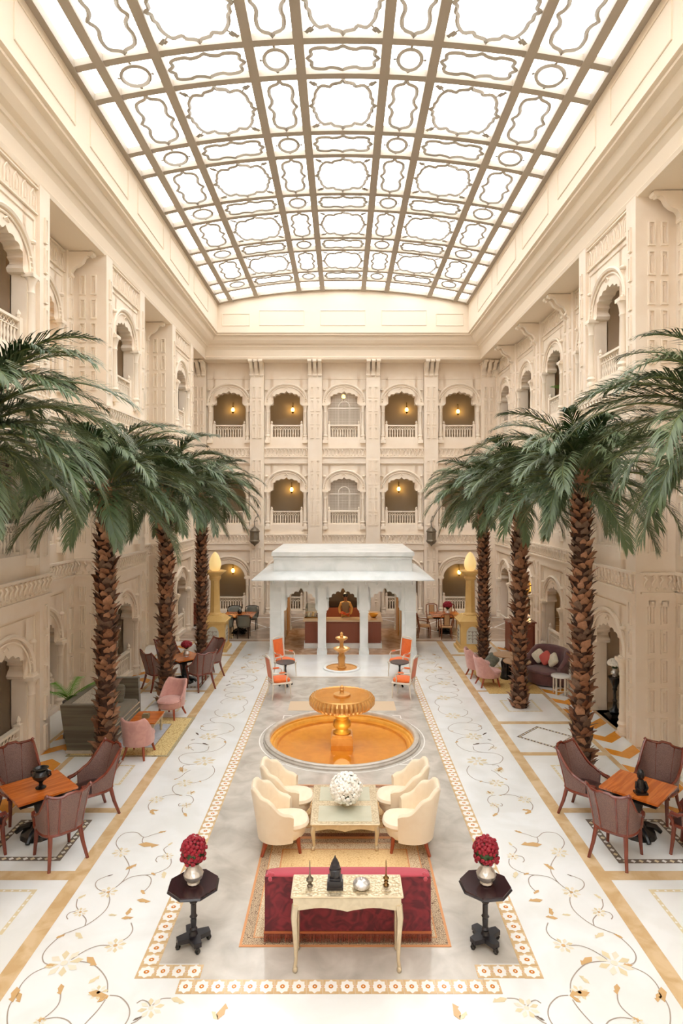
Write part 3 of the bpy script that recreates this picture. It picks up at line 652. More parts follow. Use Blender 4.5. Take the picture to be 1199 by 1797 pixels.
# patterned squares
def square_inlay(cx, cy, h, wd, rot=0, dark=DKM):
    b = MB(dark); c, s_ = math.cos(rot), math.sin(rot); T = lambda x, y: (cx+x*c-y*s_, cy+x*s_+y*c)
    for k in range(4):
        a0 = k*PI/2; ck, sk_ = math.cos(a0), math.sin(a0); U = lambda x, y: T(x*ck-y*sk_, x*sk_+y*ck)
        b.flat([U(-h, -h), U(h, -h), U(h-wd, -h+wd), U(-h+wd, -h+wd)], .002, dark)
        n = int(2*h/wd/1.1)
        for j in range(n):
            x = -h+wd*.6+(2*h-1.2*wd)*(j+.5)/n; r = wd*.36; b.flat([U(x-r*1.1, -h+wd/2), U(x, -h+wd/2-r), U(x+r*1.1, -h+wd/2), U(x, -h+wd/2+r)], .0026, STW if j % 2 else LF2)
    b.build('square_inlay', FLOOR)
square_inlay(-4.5, 9.22, .56, .1); square_inlay(4.42, 9.2, .6, .1); square_inlay(4.32, 13.24, .44, .07, PI/4); square_inlay(-4.4, 17.3, .56, .1)
for s in (-1, 1):
    for y in (7.6, 11.4, 15.25, 19.2): square_inlay(s*4.36, y, .42, .05, 0, LF2)
# far floor
slab('umber_field', BRM, [(-9.4, 9.4, 22.3, 30.4)], .0014)
fb = MB(STW)
for a, c, d, e in ((-9.4, 9.4, 22.62, 22.7), (-9.4, 9.4, 26.9, 26.98)): fb.add([(a,d,.002),(c,d,.002),(c,e,.002),(a,e,.002)], [(0,1,2,3)], None, False)
for k in range(6):
    x = -7.5+3*k; fb.flat([(x-1.5, 24.8), (x-1.42, 24.8), (x, 26.82), (x-.02, 26.9)], .0022); fb.flat([(x, 22.7), (x+.02, 22.78), (x+1.5, 24.8), (x+1.42, 24.8)], .0022); fb.flat([(x-1.5, 24.8), (x, 22.7), (x, 22.8), (x-1.42, 24.8)], .0022); fb.flat([(x, 26.9), (x, 26.8), (x+1.42, 24.8), (x+1.5, 24.8)], .0022)
for i, fc in enumerate(fb.f):
    a, c, d = (Vector(fb.v[j]) for j in fc[:3])
    if (c-a).cross(d-a).z < 0: fb.f[i] = fc[::-1]
fb.build('line_inlay', FLOOR)
# ================================================================= PALMS
def frond_mesh(L, rise, droop, m, seed, nl=60):
    """date palm frond: leaves the crown along +x, rises then arches down; z up"""
    R = random.Random(seed); b = MB(m); P = []; n = 14; x = z = 0.0
    for i in range(n+1):
        t = i/n; P.append(Vector((x, 0.05*math.sin(t*3+seed), z))); a = rise-(rise+droop)*t**1.15
        x += L/n*math.cos(a); z += L/n*math.sin(a)
    b.tube(P, [.02*(1-.85*i/n)+.003 for i in range(n+1)], 4, RCH)
    def at(t):
        f = t*n; i = min(int(f), n-1); return P[i].lerp(P[i+1], f-i), (P[i+1]-P[i]).normalized()
    for k in range(nl):
        t = .1+.9*k/(nl-1); p, d = at(t); side = Vector((0, 1, 0)); up = side.cross(d)*-1
        if up.z < 0 and abs(up.z) > .2: up = -up
        ln = (.43*math.sin(PI*min(1, .16+t*.80))**.7+.06)*(L/1.9)
        for s in (-1, 1):
            j = R.uniform(-.12, .12); dr = (d*(.75+.45*t+j)+side*s*(.72-.26*t)+up*(.16+R.uniform(-.16, .18))).normalized()
            e1 = p+dr*ln*.55; e2 = p+dr*ln+Vector((0, 0, -.16*ln-R.uniform(0, .06))); wv = dr.cross(up).normalized()*.0112*(L/1.9)
            b.add([p-wv*.5, p+wv*.5, e1+wv, e1-wv, e2], [(0,1,2,3),(3,2,4)], m, False)
    return b.mesh('frond')
VAR = [frond_mesh(1.85, 1.25, .35, FRD[2], 1), frond_mesh(2.05, .85, .75, FRD[0], 2), frond_mesh(2.1, .6, 1.0, FRD[1], 3), frond_mesh(1.95, .25, 1.2, FRD[0], 4), frond_mesh(1.8, -.15, 1.25, FRD[1], 5), frond_mesh(2.0, 1.0, .6, FRD[1], 6)]
def husk_mesh(m, s):
    R = random.Random(s); b = MB(m); w = .075; h = .105; o = .05
    b.add([(-w*.8,.012,-.03),(w*.8,.012,-.03),(-w,-.03,.03),(w,-.03,.03),(-w*.5,-.045-o*.5,.07),(w*.5,-.05-o*.4,.075),(-.015+R.uniform(-.02,.02),-.065-o,h),(.02,-.06-o,h-.006),(0,.0,.02),(0,-.045,.045)],
          [(0,1,3,9,2),(2,9,4),(9,3,5),(9,5,7,6,4),(2,4,6,8),(3,8,7,5),(0,2,8),(1,8,3),(8,6,7),(0,8,1)], m, False)
    return b.mesh('husk')
HM = [husk_mesh(m, i) for i, m in enumerate(HSK)]
def palm(x, y, ztop, label, pieces, seed, nf=56, rt=.135):
    R = random.Random(seed); t = thing('palm_tree', label, 'palm', (x, y, 0), 0, 'tall date palms along the atrium')
    prof = [(rt*1.35, 0), (rt*1.3, .12), (rt*1.1, .5)]+[(rt*(1+.05*math.sin(k*2.3)), .5+(ztop-.5)*k/12) for k in range(1, 12)]+[(rt*1.1, ztop-.05), (rt*.6, ztop+.12), (.02, ztop+.2)]
    MB(TRK).lathe(prof, n=14).build('trunk', t)
    rows = int(ztop/.105); per = 7; join = MB(HSK[0])
    for j in range(rows):
        z = .03+.105*j; rr = rt*(1.3 if z < .15 else 1.3-.28*min(1, (z-.15)/.5))-.0
        for i in range(per):
            a = 2*PI*(i+.5*(j % 2))/per+R.uniform(-.25, .25); k = R.randrange(3); sc = R.uniform(.8, 1.3)
            loc = (rr*math.cos(a), rr*math.sin(a), z+R.uniform(-.035, .035)); 
            if pieces and j*per+i < 296: place(HM[k], 'husk', t, loc, rot=(R.uniform(-.3, .3), R.uniform(-.4, .4), a+PI/2), scale=(sc, sc, sc*R.uniform(.9, 1.2)))
            else:
                M = Matrix.Translation(loc) @ Matrix.Rotation(a+PI/2, 4, 'Z'); me = HM[k]
                join.add([M @ v.co for v in me.vertices], [tuple(p.vertices) for p in me.polygons], HSK[k], False)
    if join.v: join.build('husks', t, kind='stuff')
    sh = MB(HSK[0]); sh.lathe([(rt*1.0,-.25),(rt*1.15,0),(rt*.8,.25),(.04,.4)], n=10, flute=.12, z=ztop); sh.build('crown_sheath', t)
    for i in range(nf):
        f = i/(nf-1); a = i*2.39996+R.uniform(-.2, .2)
        v = 0 if f < .16 else (5 if f < .3 else 1 if f < .48 else 2 if f < .68 else 3 if f < .86 else 4)
        tilt = R.uniform(-.14, .14); sc = R.uniform(.9, 1.06); zz = ztop+.22-.3*f
        place(VAR[v], 'frond', t, (.06*math.cos(a), .06*math.sin(a), zz), rot=(R.uniform(-.25, .25), tilt, a), scale=(sc, sc, sc))
    return t
PALMS = [(-4.58, 7.6, 5.8, 'nearest left palm, its crown cut off by the left edge of the photo', 0),
 (-4.4, 11.55, 5.25, 'tall date palm rising behind the near left table set, beside the green sofa', 1),
 (-4.38, 15.4, 5.3, 'tall date palm just beyond the pink chairs, middle one of the left row', 1),
 (-4.4, 19.35, 5.2, 'tall date palm farthest along the left row, beside the left egg lamp pillar', 0),
 (4.9, 7.7, 5.8, 'nearest right palm, its crown cut off by the right edge of the photo', 0),
 (4.34, 11.3, 5.4, 'tall date palm rising behind the near right table set', 1),
 (4.32, 15.2, 5.25, 'tall date palm standing in front of the plum loveseat', 1),
 (4.34, 19.2, 5.15, 'tall date palm farthest along the right row, beside the right egg lamp pillar', 0)]
for i, (x, y, z, lb, p) in enumerate(PALMS): palm(x, y, z, lb, p, 40+i)
# ================================================================= PAVILION
Y0 = 20.4
def pav_open():
    P = [(-.56, 1.42), (-.5, 1.44), (-.47, 1.5), (-.5, 1.56)]; n = 9; a, b_ = .49, .46
    for k in range(n):
        t0 = PI-PI*k/n; t1 = PI-PI*(k+1)/n
        for j in range(4):
            if k and j == 0: continue
            t = t0+(t1-t0)*j/3; bl = 1+.1*(1 if 0 < j < 3 else 0); P.append((a*math.cos(t)*bl, 1.58+b_*math.sin(t)*bl+(.07 if k == 4 and 0 < j < 3 else 0)))
    return P+[(-x, z) for x, z in reversed(P[:4])]
pv = thing('marble_pavilion', 'white marble pavilion with sloping eaves and three cusped arches in the middle of the hall', 'pavilion', (0, Y0, 0))
pf = MB(PVM)
fm = field_mesh(1.36, 0, 2.5, 0, pav_open(), .22, PVM).mesh('arch_panel')
for x in (-1.38, 0, 1.38): place(fm, 'arch_panel', pv, (x, .05, 0))
back = field_mesh(1.36, 0, 2.5, 0, pav_open(), .2, PVM)
def pil(x, y, wd, nm='pillar'):
    b = MB(PVM); b.box(0, 0, 0, wd+.06, .34, .12); b.box(0, 0, .12, wd+.03, .31, .1); b.box(0, 0, .22, wd, .27, 2.26); b.box(0, 0, 1.36, wd+.04, .3, .05); return b.build(nm, pv, (x, y, 0))
for x in (-.69, .69): pil(x, .14, .27)
for x in (-2.22, 2.22): pil(x, .14, .36)
for x in (-2.22, 2.22): pil(x, 3.9, .36)
for x in (-.69, .69): pil(x, 3.9, .27)
b = MB(PVM)
for s in (-1, 1): b.bx(min(s*2.32, s*2.2), max(s*2.32, s*2.2), .3, 3.75, 0, .9 if False else .0001)
for s in (-1, 1):
    for y in (1.35, 2.6): b.box(s*2.24, y, 0, .26, .3, 2.45)
    b.bx(min(s*2.14, s*2.34), max(s*2.14, s*2.34), .3, 3.8, 2.1, 2.46)
b.bx(-2.36, 2.36, 3.78, 4.02, 2.15, 2.46); b.build('side_arcade', pv)
b = MB(PVM); b.bx(-2.39, 2.39, 0, .05, 2.2, 2.5)
for k in range(13): b.box(-2.3+4.6*k/12, -.1, 2.3, .05, .3, .16)
b.bx(-2.4, 2.4, -.02, 4.1, 2.46, 2.52); b.build('entablature', pv)
b = MB(PVM)                                       # sloping stone eave
o0, i0 = (2.93, -.52, 4.6), (2.26, .02, 4.08)
V = []
for X, ya, yb_, z in ((2.93, -.53, 4.6, 2.47), (2.93, -.53, 4.6, 2.51), (2.26, .08, 4.0, 2.72), (2.26, .08, 4.0, 2.5)): V += [(-X, ya, z), (X, ya, z), (X, yb_, z), (-X, yb_, z)]
F = []
for k in range(3):
    for j in range(4): F.append((4*k+j, 4*k+(j+1) % 4, 4*k+4+(j+1) % 4, 4*k+4+j))
for j in range(4): F.append((12+j, 12+(j+1) % 4, (j+1) % 4, j))
b.add(V, F); b.build('eave', pv)
b = MB(PVM); b.bx(-2.28, 2.28, .1, 4.1, 2.6, 3.13); b.bx(-2.31, 2.31, .07, 4.13, 3.13, 3.17); b.bx(-2.29, 2.29, .09, 4.11, 3.17, 3.22); b.bx(-2.35, 2.35, .03, 4.17, 3.22, 3.35)
for k in range(60): b.bx(-2.27+4.54*k/60, -2.235+4.54*k/60, .06, .1, 3.1, 3.13)
b.build('roof_block', pv)
b = MB(BGM); b.bx(-2.38, 2.38, -.02, 4.1, 0, .02); b.build('floor_slab', pv)
b = MB(PVM); b.bx(-2.2, 2.2, 3.6, 3.78, 2.2, 2.46); b.build('rear_beam', pv)
# counters
ct = thing('service_counter', 'brown wooden counter with pale plinth filling the three pavilion arches', 'counter', (0, Y0, .02))
b = MB(PVM); b.bx(-1.33, 1.33, .75, 2.5, 0, .16); b.build('plinth', ct)
b = MB(RDW); b.bx(-1.3, 1.3, .85, 1.35, .16, .9); b.bx(-1.3, -.9, 1.35, 2.45, .16, .9); b.bx(.9, 1.3, 1.35, 2.45, .16, .9)
for k in range(8): b.bx(-1.26+.327*k, -.98+.327*k, .835, .86, .24, .84)
b.build('body', ct)
CTP = mat('counter_stone', (206,178,146), .2)
b = MB(CTP); b.bx(-1.36, 1.36, .79, 1.4, .9, .95); b.bx(-1.36, -.86, 1.4, 2.5, .9, .95); b.bx(.86, 1.36, 1.4, 2.5, .9, .95); b.build('worktop', ct)
gc = thing('display_case', 'glass display case of pastries on the left end of the pavilion counter', 'display case', (-1.06, Y0+1.65, .97))
b = MB(GLS)
for x in (-.25, .25): b.bx(x-.004, x+.004, -.4, .4, .03, .36)
b.bx(-.25, .25, -.404, -.396, .03, .36); b.bx(-.25, .25, -.4, .4, .36, .366); b.build('glass', gc)
b = MB(BRS); b.bx(-.27, .27, -.42, .42, 0, .03); b.build('base', gc)
cols = [mat('cake_a', (244,232,210), .6), mat('cake_b', (232,180,90), .6), mat('cake_c', (120,60,50), .6)]
for k in range(9):
    b = MB(cols[k % 3]); b.lathe([(.04,0),(.05,.03),(.03,.07),(.001,.08)], -.16+.16*(k % 3), -.28+.22*(k//3), 8, z=.03); b.build('pastry', gc)
bo = MB(mat('yellow_glaze', (222,160,48), .3)); bo.lathe([(.05,0),(.1,.02),(.16,.1),(.17,.13),(.15,.12),(.08,.04),(.001,.03)], 0, 0, 16)
o = bo.build('fruit_bowl', None, (1.07, Y0+1.35, .97)); tag(o, 'yellow bowl standing on the right end of the pavilion counter', 'bowl')
# back bar
bb = thing('back_bar', 'dark carved back bar with arched mirror behind the attendant', 'cabinet', (0, Y0+3.2, .02))
b = MB(RDW); b.bx(-.95, .95, 0, .45, 0, .95); b.build('cabinet', bb)
b = MB(DKW); b.bx(-.95, .95, .2, .45, .95, 2.15); b.build('dark_panel', bb)
b = MB(mat('mirror_dark', (70,60,52), .1, .4)); b.add([(x, .12, z) for x, z in [(-.7,1.0),(.7,1.0)]+arc(0, 1.55, .7, .6, 0, 180, 13)], [tuple(range(15))]); b.build('mirror', bb)
b = MB(DKW); b.tube([(x, .1, z) for x, z in arc(0, 1.55, .68, .58, -20, 200, 19)], .05, 6)
for k in range(9): b.lathe([(.001,-.05),(.05,0),(.001,.05)], .7*math.cos(PI*k/8), .06, 6, z=1.55+.6*math.sin(PI*k/8))
b.build('carved_frame', bb)
for k, (x, c) in enumerate(((-.8, 'tall dark glass bottle at the left end of the back bar'), (-.6, 'small amber jar on the back bar left of the attendant'), (.62, 'small amber jar on the back bar right of the attendant'), (.8, 'tall dark glass bottle at the right end of the back bar'))):
    b = MB(BLK if k in (0, 3) else mat('amber_glass', (190,110,40), .2)); b.lathe([(.04,0),(.045,.02),(.045,.16),(.015,.21),(.015,.28 if k in (0,3) else .22)], 0, 0, 10); o = b.build('bottle' if k in (0, 3) else 'jar', None, (x, Y0+3.28, .972)); tag(o, c, 'bottle' if k in (0, 3) else 'jar')
OCP = mat('ochre_panel', (196,146,82), .4, col2=(166,118,62), scale=5)
for s in (-1, 1):
    b = MB(OCP)
    for y_, y2 in ((.33, 1.25), (1.5, 1.75), (2.8, 3.6)): b.bx(min(s*2.05, s*2.1), max(s*2.05, s*2.1), y_, y2, .02, 2.1)
    b.bx(min(s*2.04, s*2.11), max(s*2.04, s*2.11), .33, 3.6, 2.0, 2.12); b.build('ochre_lining', pv)
lt = thing('ceiling_lamp', 'small glowing lamp under the pavilion roof above the counter', 'lamp', (0, Y0+2.2, 2.2)); MB(BULB).lathe([(.001,-.05),(.06,0),(.001,.05)], n=10).build('bulb', lt); MB(BRS).lathe([(.01,.04),(.01,.3)], n=6).build('rod', lt)
point_light('pavilion_light', (0, 0, -.12), 55, (1, .72, .42), lt, .08)

# ================================================================= FOUNTAINS
ft = thing('large_fountain', 'large round gold fountain with grey stone rim and broad gadrooned bowl', 'fountain', (PC[0], PC[1], 0))
MB(RIMG).lathe([(1.66,.0),(1.66,.03),(1.63,.05),(1.63,.075),(1.6,.085),(1.56,.085),(1.53,.07),(1.52,.05),(1.52,-.02)], n=64, cap=False).build('rim', ft)
MB(BSN).lathe([(1.56,.0),(1.52,.0),(1.52,-.05),(1.47,-.06),(1.45,-.11),(1.37,-.12),(1.36,-.17),(1.3,-.2),(.001,-.2)], n=64, cap=False).build('basin', ft)
b = MB(WTR); b.flat([(1.42*math.cos(2*PI*i/48), 1.42*math.sin(2*PI*i/48)) for i in range(48)], -.09); b.build('water', ft)
b = MB(GLB); b.box(0, 0, -.2, .46, .46, .26); b.box(0, 0, .06, .42, .42, .05); b.build('base_block', ft)
MB(GLD).lathe([(.17,.11),(.19,.13),(.13,.17),(.12,.2),(.17,.24),(.19,.3),(.17,.36),(.12,.4),(.14,.43),(.12,.46)], n=24, flute=.05).build('stem', ft)
MB(GLD).lathe([(.12,.46),(.2,.5),(.38,.56),(.5,.62),(.54,.68)], n=48, flute=.03, cap=False).build('bowl_underside', ft)
BOWL = MB(GLB).lathe([(.56,.7),(.64,.8),(.62,.9),(.6,.915),(.58,.905),(.57,.895),(.001,.885)], n=48, cap=False).build('bowl', ft)
b = MB(GLB); n = 44
for k in range(n):
    a = 2*PI*k/n; c, s = math.cos(a), math.sin(a); b.tube([(.54*c, .54*s, .68), (.61*c, .61*s, .7), (.66*c, .66*s, .76), (.665*c, .665*s, .83), (.63*c, .63*s, .89)], [.028,.042,.046,.042,.03], 6)
b.build('gadrooned_lip', BOWL)
b = MB(WTR); b.flat([(.575*math.cos(2*PI*i/40), .575*math.sin(2*PI*i/40)) for i in range(40)], .9); b.build('bowl_water', BOWL)
MB(GLB).lathe([(.18,.885),(.18,.93),(.14,.94),(.05,.95),(.04,.98),(.055,1.02),(.03,1.05),(.045,1.08),(.001,1.12)], n=16).build('finial', ft)
point_light('pool_light', (0, -.05, .35), 5, (1, .86, .5), ft, .2).location = (0, 0, .02)
bpy.data.objects['pool_light'].location = (0, -.42, .3); point_light('pool_light_b', (0, .42, .3), 5, (1, .86, .5), ft, .2)
b = MB(STW)
def ln(a, c, w_=.025): b.ribbon([a, c], w_, .0026)
h = 1.36; n = 48
P = [(PC[0]+1.74*math.cos(2*PI*i/n), PC[1]+1.74*math.sin(2*PI*i/n)) for i in range(n+1)]; b.ribbon(P, .022, .0026)
for sx in (-1, 1):
    for sy in (-1, 1):
        c = (PC[0]+sx*h, PC[1]+sy*h); ln((c[0], c[1]), (c[0]-sx*.32, c[1])); ln((c[0], c[1]), (c[0], c[1]-sy*.32))
for i, fc in enumerate(b.f):
    a, c, d = (Vector(b.v[j]) for j in fc[:3])
    if (c-a).cross(d-a).z < 0: b.f[i] = fc[::-1]
b.build('line_inlay', FLOOR)
b = MB(mat('peach_marble', (222,198,168), .15))
b.add([(PC[0]-1.3, 14.9, .0022), (PC[0]+1.3, 14.9, .0022), (PC[0]+1.3, 15.6, .0022), (PC[0]-1.3, 15.6, .0022)], [(0,1,2,3)], None, False); b.build('field_inlay', FLOOR)
f2 = thing('small_fountain', 'small three-tiered golden stone fountain in front of the pavilion', 'fountain', (-.04, 18.7, 0))
MB(PVM).lathe([(.56,0),(.56,.04),(.53,.06),(.5,.06),(.47,.03)], n=32, cap=False).build('rim', f2)
MB(GLB).lathe([(.5,.03),(.46,.03),(.45,.01),(.001,.008)], n=32, cap=False).build('basin', f2)
b = MB(GLB); b.lathe([(.14,.01),(.15,.05),(.11,.08),(.1,.2),(.12,.33),(.09,.4),(.08,.47)], n=8); b.build('pedestal', f2)
MB(GLB).lathe([(.08,.47),(.16,.52),(.24,.57),(.25,.61),(.22,.62),(.1,.6),(.06,.64),(.05,.74),(.07,.82)], n=24, flute=.04).build('lower_bowl', f2)
MB(GLB).lathe([(.05,.82),(.14,.86),(.19,.9),(.19,.93),(.15,.94),(.05,.93)], n=20).build('upper_bowl', f2)
MB(GLB).lathe([(.05,.93),(.06,.98),(.035,1.02),(.05,1.05),(.001,1.1)], n=12).build('finial', f2)

# ================================================================= EGG LAMP PILLARS
def pillar(x, y, label):
    t = thing('lamp_pillar', label, 'lamp pillar', (x, y, 0), 0, 'ochre lamp pillars flanking the pavilion')
    b = MB(OCH); b.box(0,0,0,.96,.96,.1); b.box(0,0,.1,.86,.86,.1,top=.94); b.box(0,0,.2,.78,.78,.72); b.box(0,0,.92,.82,.82,.04); b.box(0,0,.96,.92,.92,.06); b.box(0,0,1.02,.86,.86,.16,top=.6); PED = b.build('pedestal', t)
    MB(OCH).lathe([(.24,1.15),(.25,1.2),(.19,1.24),(.17,1.3),(.15,2.32),(.17,2.36)], n=8).build('shaft', t)
    MB(OCH).lathe([(.15,2.34),(.2,2.42),(.18,2.48),(.2,2.52),(.3,2.6),(.36,2.64),(.35,2.67),(.15,2.66)], n=20, flute=.05).build('dish', t)
    e = MB(EGG); e.lathe([(.1,2.66),(.17,2.72),(.205,2.84),(.2,2.96),(.16,3.1),(.1,3.22),(.04,3.29),(.001,3.31)], n=20); e.build('egg_lamp', t, label='glowing egg-shaped alabaster lamp')
    for k in range(4):
        a = k*PI/2; p = MB(mat('inlay_plate', (206,206,196), .4) if k == 0 and 'inlay_plate' not in bpy.data.materials else bpy.data.materials['inlay_plate'])
        P = [(-.2,.26),(.2,.26),(.2,.6)]+[(xx, zz) for xx, zz in arc(0,.6,.2,.24,0,180,11)][1:-1]+[(-.2,.6)]
        p.prism([(q[0], q[1]) for q in P], 0, .012, M=Matrix(((1,0,0,0),(0,0,-1,-.392),(0,1,0,0),(0,0,0,1))))
        g = bpy.data.materials['stem_inlay']
        p.tube([(0,-.41,.3),(0,-.41,.7)], .01, 4, g)
        for s in (-1, 1):
            for zz in (.4, .52, .64): p.tube([(0,-.41,zz),(s*.07,-.41,zz+.05),(s*.13,-.41,zz+.01)], .009, 4, g); p.lathe([(.001,-.03),(.03,0),(.001,.03)], s*.12, -.405, 6, g, z=zz+.03)
        p.build('inlay_plate', PED, (0,0,0), a)
    return t
pillar(-4.35, 21.15, 'ochre stone pillar with egg lamp, left of the pavilion'); pillar(4.33, 21.15, 'ochre stone pillar with egg lamp, right of the pavilion')

# ================================================================= WALL LAMPS AND LANTERNS
def sconce(x, y, z, label, rz=0, e=2.6):
    t = thing('wall_lamp', label, 'wall lamp', (x, y, z), rz, 'lit lamps of the arcades')
    MB(BRS).lathe([(.001,-.2),(.03,-.17),(.05,-.12),(.07,-.1)], n=8).build('base', t); MB(BULB).lathe([(.05,-.1),(.085,-.03),(.08,.04),(.04,.1)], n=10).build('glass_shade', t)
    b = MB(BRS); b.lathe([(.05,.1),(.03,.14),(.015,.18),(.012,.34)], n=6); b.tube([(0,0,.34),(0,.15,.34)], .015, 5); b.build('bracket', t)
    point_light('lamp_glow', (0, -.16, 0), e, (1, .68, .34), t, .08); return t
yl = 30.2
for px, py, lb in ((409,719,'far wall lamp in the top storey arch farthest left'),(514,719,'far wall lamp in the top storey arch left of the screen'),(603,696,'lamp shining through the top of the upper pierced screen'),(714,719,'far wall lamp in the top storey arch right of the screen'),(804,722,'far wall lamp in the top storey arch farthest right'),
    (512,859,'far wall lamp in the middle storey arch left of the screen'),(700,858,'far wall lamp in the middle storey arch right of the screen'),(409,1001,'far wall lamp in the ground arch behind the left egg pillar'),(806,1004,'far wall lamp in the ground arch behind the right egg pillar')):
    yy = 30.2 if px != 603 else 29; sconce((px-602)*yy/1091, yy, 5-(py-881)*yy/1091, lb)
def lantern(x, label):
    t = thing('hanging_lantern', label, 'lantern', (x, 27.25, 3.55), 0, 'hanging lanterns beside the pavilion')
    MB(LNT).lathe([(.001,-.5),(.03,-.46),(.06,-.42),(.16,-.36),(.2,-.3)], n=8).build('lower_finial', t)
    LB = MB(LNT).lathe([(.2,-.3),(.23,-.27),(.22,-.22),(.2,-.2),(.2,.12),(.22,.14),(.23,.18),(.2,.21)], n=8).build('body', t)
    MB(LNT).lathe([(.2,.21),(.15,.28),(.1,.32),(.05,.36),(.02,.42)], n=8).build('cap', LB)
    b = MB(LNT); b.tube([(0,0,.42),(-.02,0,.6),(.05,.05,.78),(.1,.2,.82),(.08,.34,.8)], .02, 5); b.tube([(.0,0,.6),(.08,.1,.64),(.06,.33,.6)], .015, 5); b.build('arm', t); return t
lantern(-3.87, 'octagonal metal lantern hanging on the far wall left of the pavilion'); lantern(3.88, 'octagonal metal lantern hanging on the far wall right of the pavilion')
def shade_lamp(x, y, z, label):
    t = thing('shade_lamp', label, 'lamp', (x, y, z)); MB(SHD).lathe([(.26,-.2),(.24,0),(.17,.16),(.05,.22)], n=14, cap=False).build('shade', t)
    MB(BULB).lathe([(.001,-.06),(.05,0),(.001,.06)], n=8).build('bulb', t); MB(BRS).lathe([(.012,.2),(.012,3.0-(z-LEV[0 if z < 3.8 else 1]))], n=6).build('rod', t); point_light('lamp_glow', (0, 0, -.3), 25, (1, .66, .3), t, .1)
shade_lamp(7.3, 24.2, 1.75, 'yellow lit lamp shade seen through the ground arch of the right wall'); shade_lamp(7.25, 24.2, 4.85, 'yellow lit lamp shade in the middle storey of the right wall')
shade_lamp(-7.9, 13.4, 9.3, 'gold lit lamp in the top storey recess of the left wall')
b = MB(mat('brown_curtain', (96,72,56), .8)); b.grid(lambda u, v: (7.15+.03*math.sin(u*40), 26.0+.75*u, .02+2.3*v), 30, 2); o = b.build('curtain'); tag(o, 'dark brown curtain in the farthest ground arch of the right wall', 'curtain')
# ================================================================= FURNITURE
def shell(b, a, bb, th0, th1, zb, zt, t, flare, nu=26, e=1.0, tuft=0, m=None, lean=0, ch=9, roll=1.0):
    """upholstered wrap-around back. back at +y; th from +y; zt(th) top height; wall thickness t"""
    pw = lambda c: math.copysign(abs(c)**e, c); prof = []
    for k in range(5): prof.append((0, k/4*.97))
    prof += [(.15, 1.0), (.5, 1.03), (.85, 1.0)]
    for k in range(7): prof.append((1, .96*(1-k/6)))
    n = len(prof); V = []
    for i in range(nu):
        th = math.radians(th0+(th1-th0)*i/(nu-1)); top = zt(math.degrees(th))
        for q, f in prof:
            z = zb+(top-zb)*min(f, 1)+(.018*roll if f > 1 else 0); s = 1+flare*(max(0, z-zb)/.5)**1.4; off = t*q*(1 if f < .97 else 1)
            if tuft and q == 1 and f > .2: off += tuft*(math.sin(i/(nu-1)*PI*ch)**2)*(1-abs(2*f-1.1))
            dx, dy = pw(math.sin(th)), pw(math.cos(th)); V.append(((a*s-off)*dx, (bb*s-off)*dy+lean*(z-zb)*max(0, math.cos(th)), z))
    F = [(i*n+j, i*n+(j+1) % n, (i+1)*n+(j+1) % n, (i+1)*n+j) for i in range(nu-1) for j in range(n)]
    F += [tuple(range(n)), tuple(reversed(range((nu-1)*n, nu*n)))]
    b.add(V, F, m); return b
def leg(b, x, y, z, dx, dy, r0=.028, r1=.016, m=None): b.tube([(x, y, z), (x+dx*.4, y+dy*.4, z*.5), (x+dx, y+dy, .0)], [r0, (r0+r1)/2, r1], 8, m)
def legs(t, pts, z, m, r0=.028, r1=.016):
    for x, y, dx, dy in pts: b = MB(m); leg(b, x, y, z, dx, dy, r0, r1); b.build('leg', t)

# ---- carved wing chair with cane panels
def wing_chair(label, loc, rz, group):
    t = thing('wing_chair', label, 'chair', loc, rz, group)
    zt = lambda d: .62 if abs(d) > 112 else 1.0+.035*(abs(d)/50)**2+(.02 if abs(d) < 8 else -.012*math.sin(abs(d)/50*PI)) if abs(d) < 50 else 1.0-(1.0-.62)*(math.sin((abs(d)-50)/62*PI/2))**.95
    b = MB(CANE); shell(b, .29, .27, -112, 112, .44, zt, .02, .22, 40, .72, lean=.16, roll=.3); cb_ = b.build('cane_back', t)
    def rim(th, f=1.0, off=0):
        r = math.radians(th); z = .44+(zt(th)-.44)*f; s = 1+.22*((z-.44)/.5)**1.4; pw = lambda c: math.copysign(abs(c)**.72, c)
        return ((.29*s-.01+off)*pw(math.sin(r)), (.27*s-.01+off)*pw(math.cos(r))+.16*(z-.44)*max(0, math.cos(r)), z+(.012 if f == 1 else 0))
    b = MB(MAH); b.tube([rim(-112+224*i/44) for i in range(45)], .021, 6); cr_ = b.build('crest_rail', t)
    for th in (-46, -16, 16, 46): b = MB(MAH); b.tube([rim(th, f/6, .006) for f in range(7)], .018, 6); b.build('splat', cb_)
    for s in (-1, 1):
        b = MB(MAH); p = rim(s*112); b.tube([p, (p[0]*1.02, p[1]-.05, p[2]-.03), (s*.26, -.27, .6), (s*.25, -.3, .55), (s*.245, -.27, .5), (s*.25, -.25, .4)], [.022,.03,.034,.03,.026,.022], 8); b.build('arm', t)
        q = rim(s*46); b = MB(MAH); b.lathe([(.001,-.03),(.032,0),(.001,.03)], q[0]*1.04, q[1]*1.03, 8, z=q[2]+.008); b.build('scroll', cr_)
    b = MB(MAH); b.tube([rim(-112+224*i/30, 0) for i in range(31)]+[(.22,-.29,.42), (0,-.32,.42), (-.22,-.29,.42)], .026, 6, closed=True); b.build('seat_frame', t)
    b = MB(DSEAT); b.pillow(0, -.03, .44, .52, .54, .12, .6, nu=20); b.build('seat', t)
    legs(t, [(-.22,-.25,-.02,-.04), (.22,-.25,.02,-.04), (-.2,.2,-.06,.12), (.2,.2,.06,.12)], .44, MAH, .034, .022)
    return t
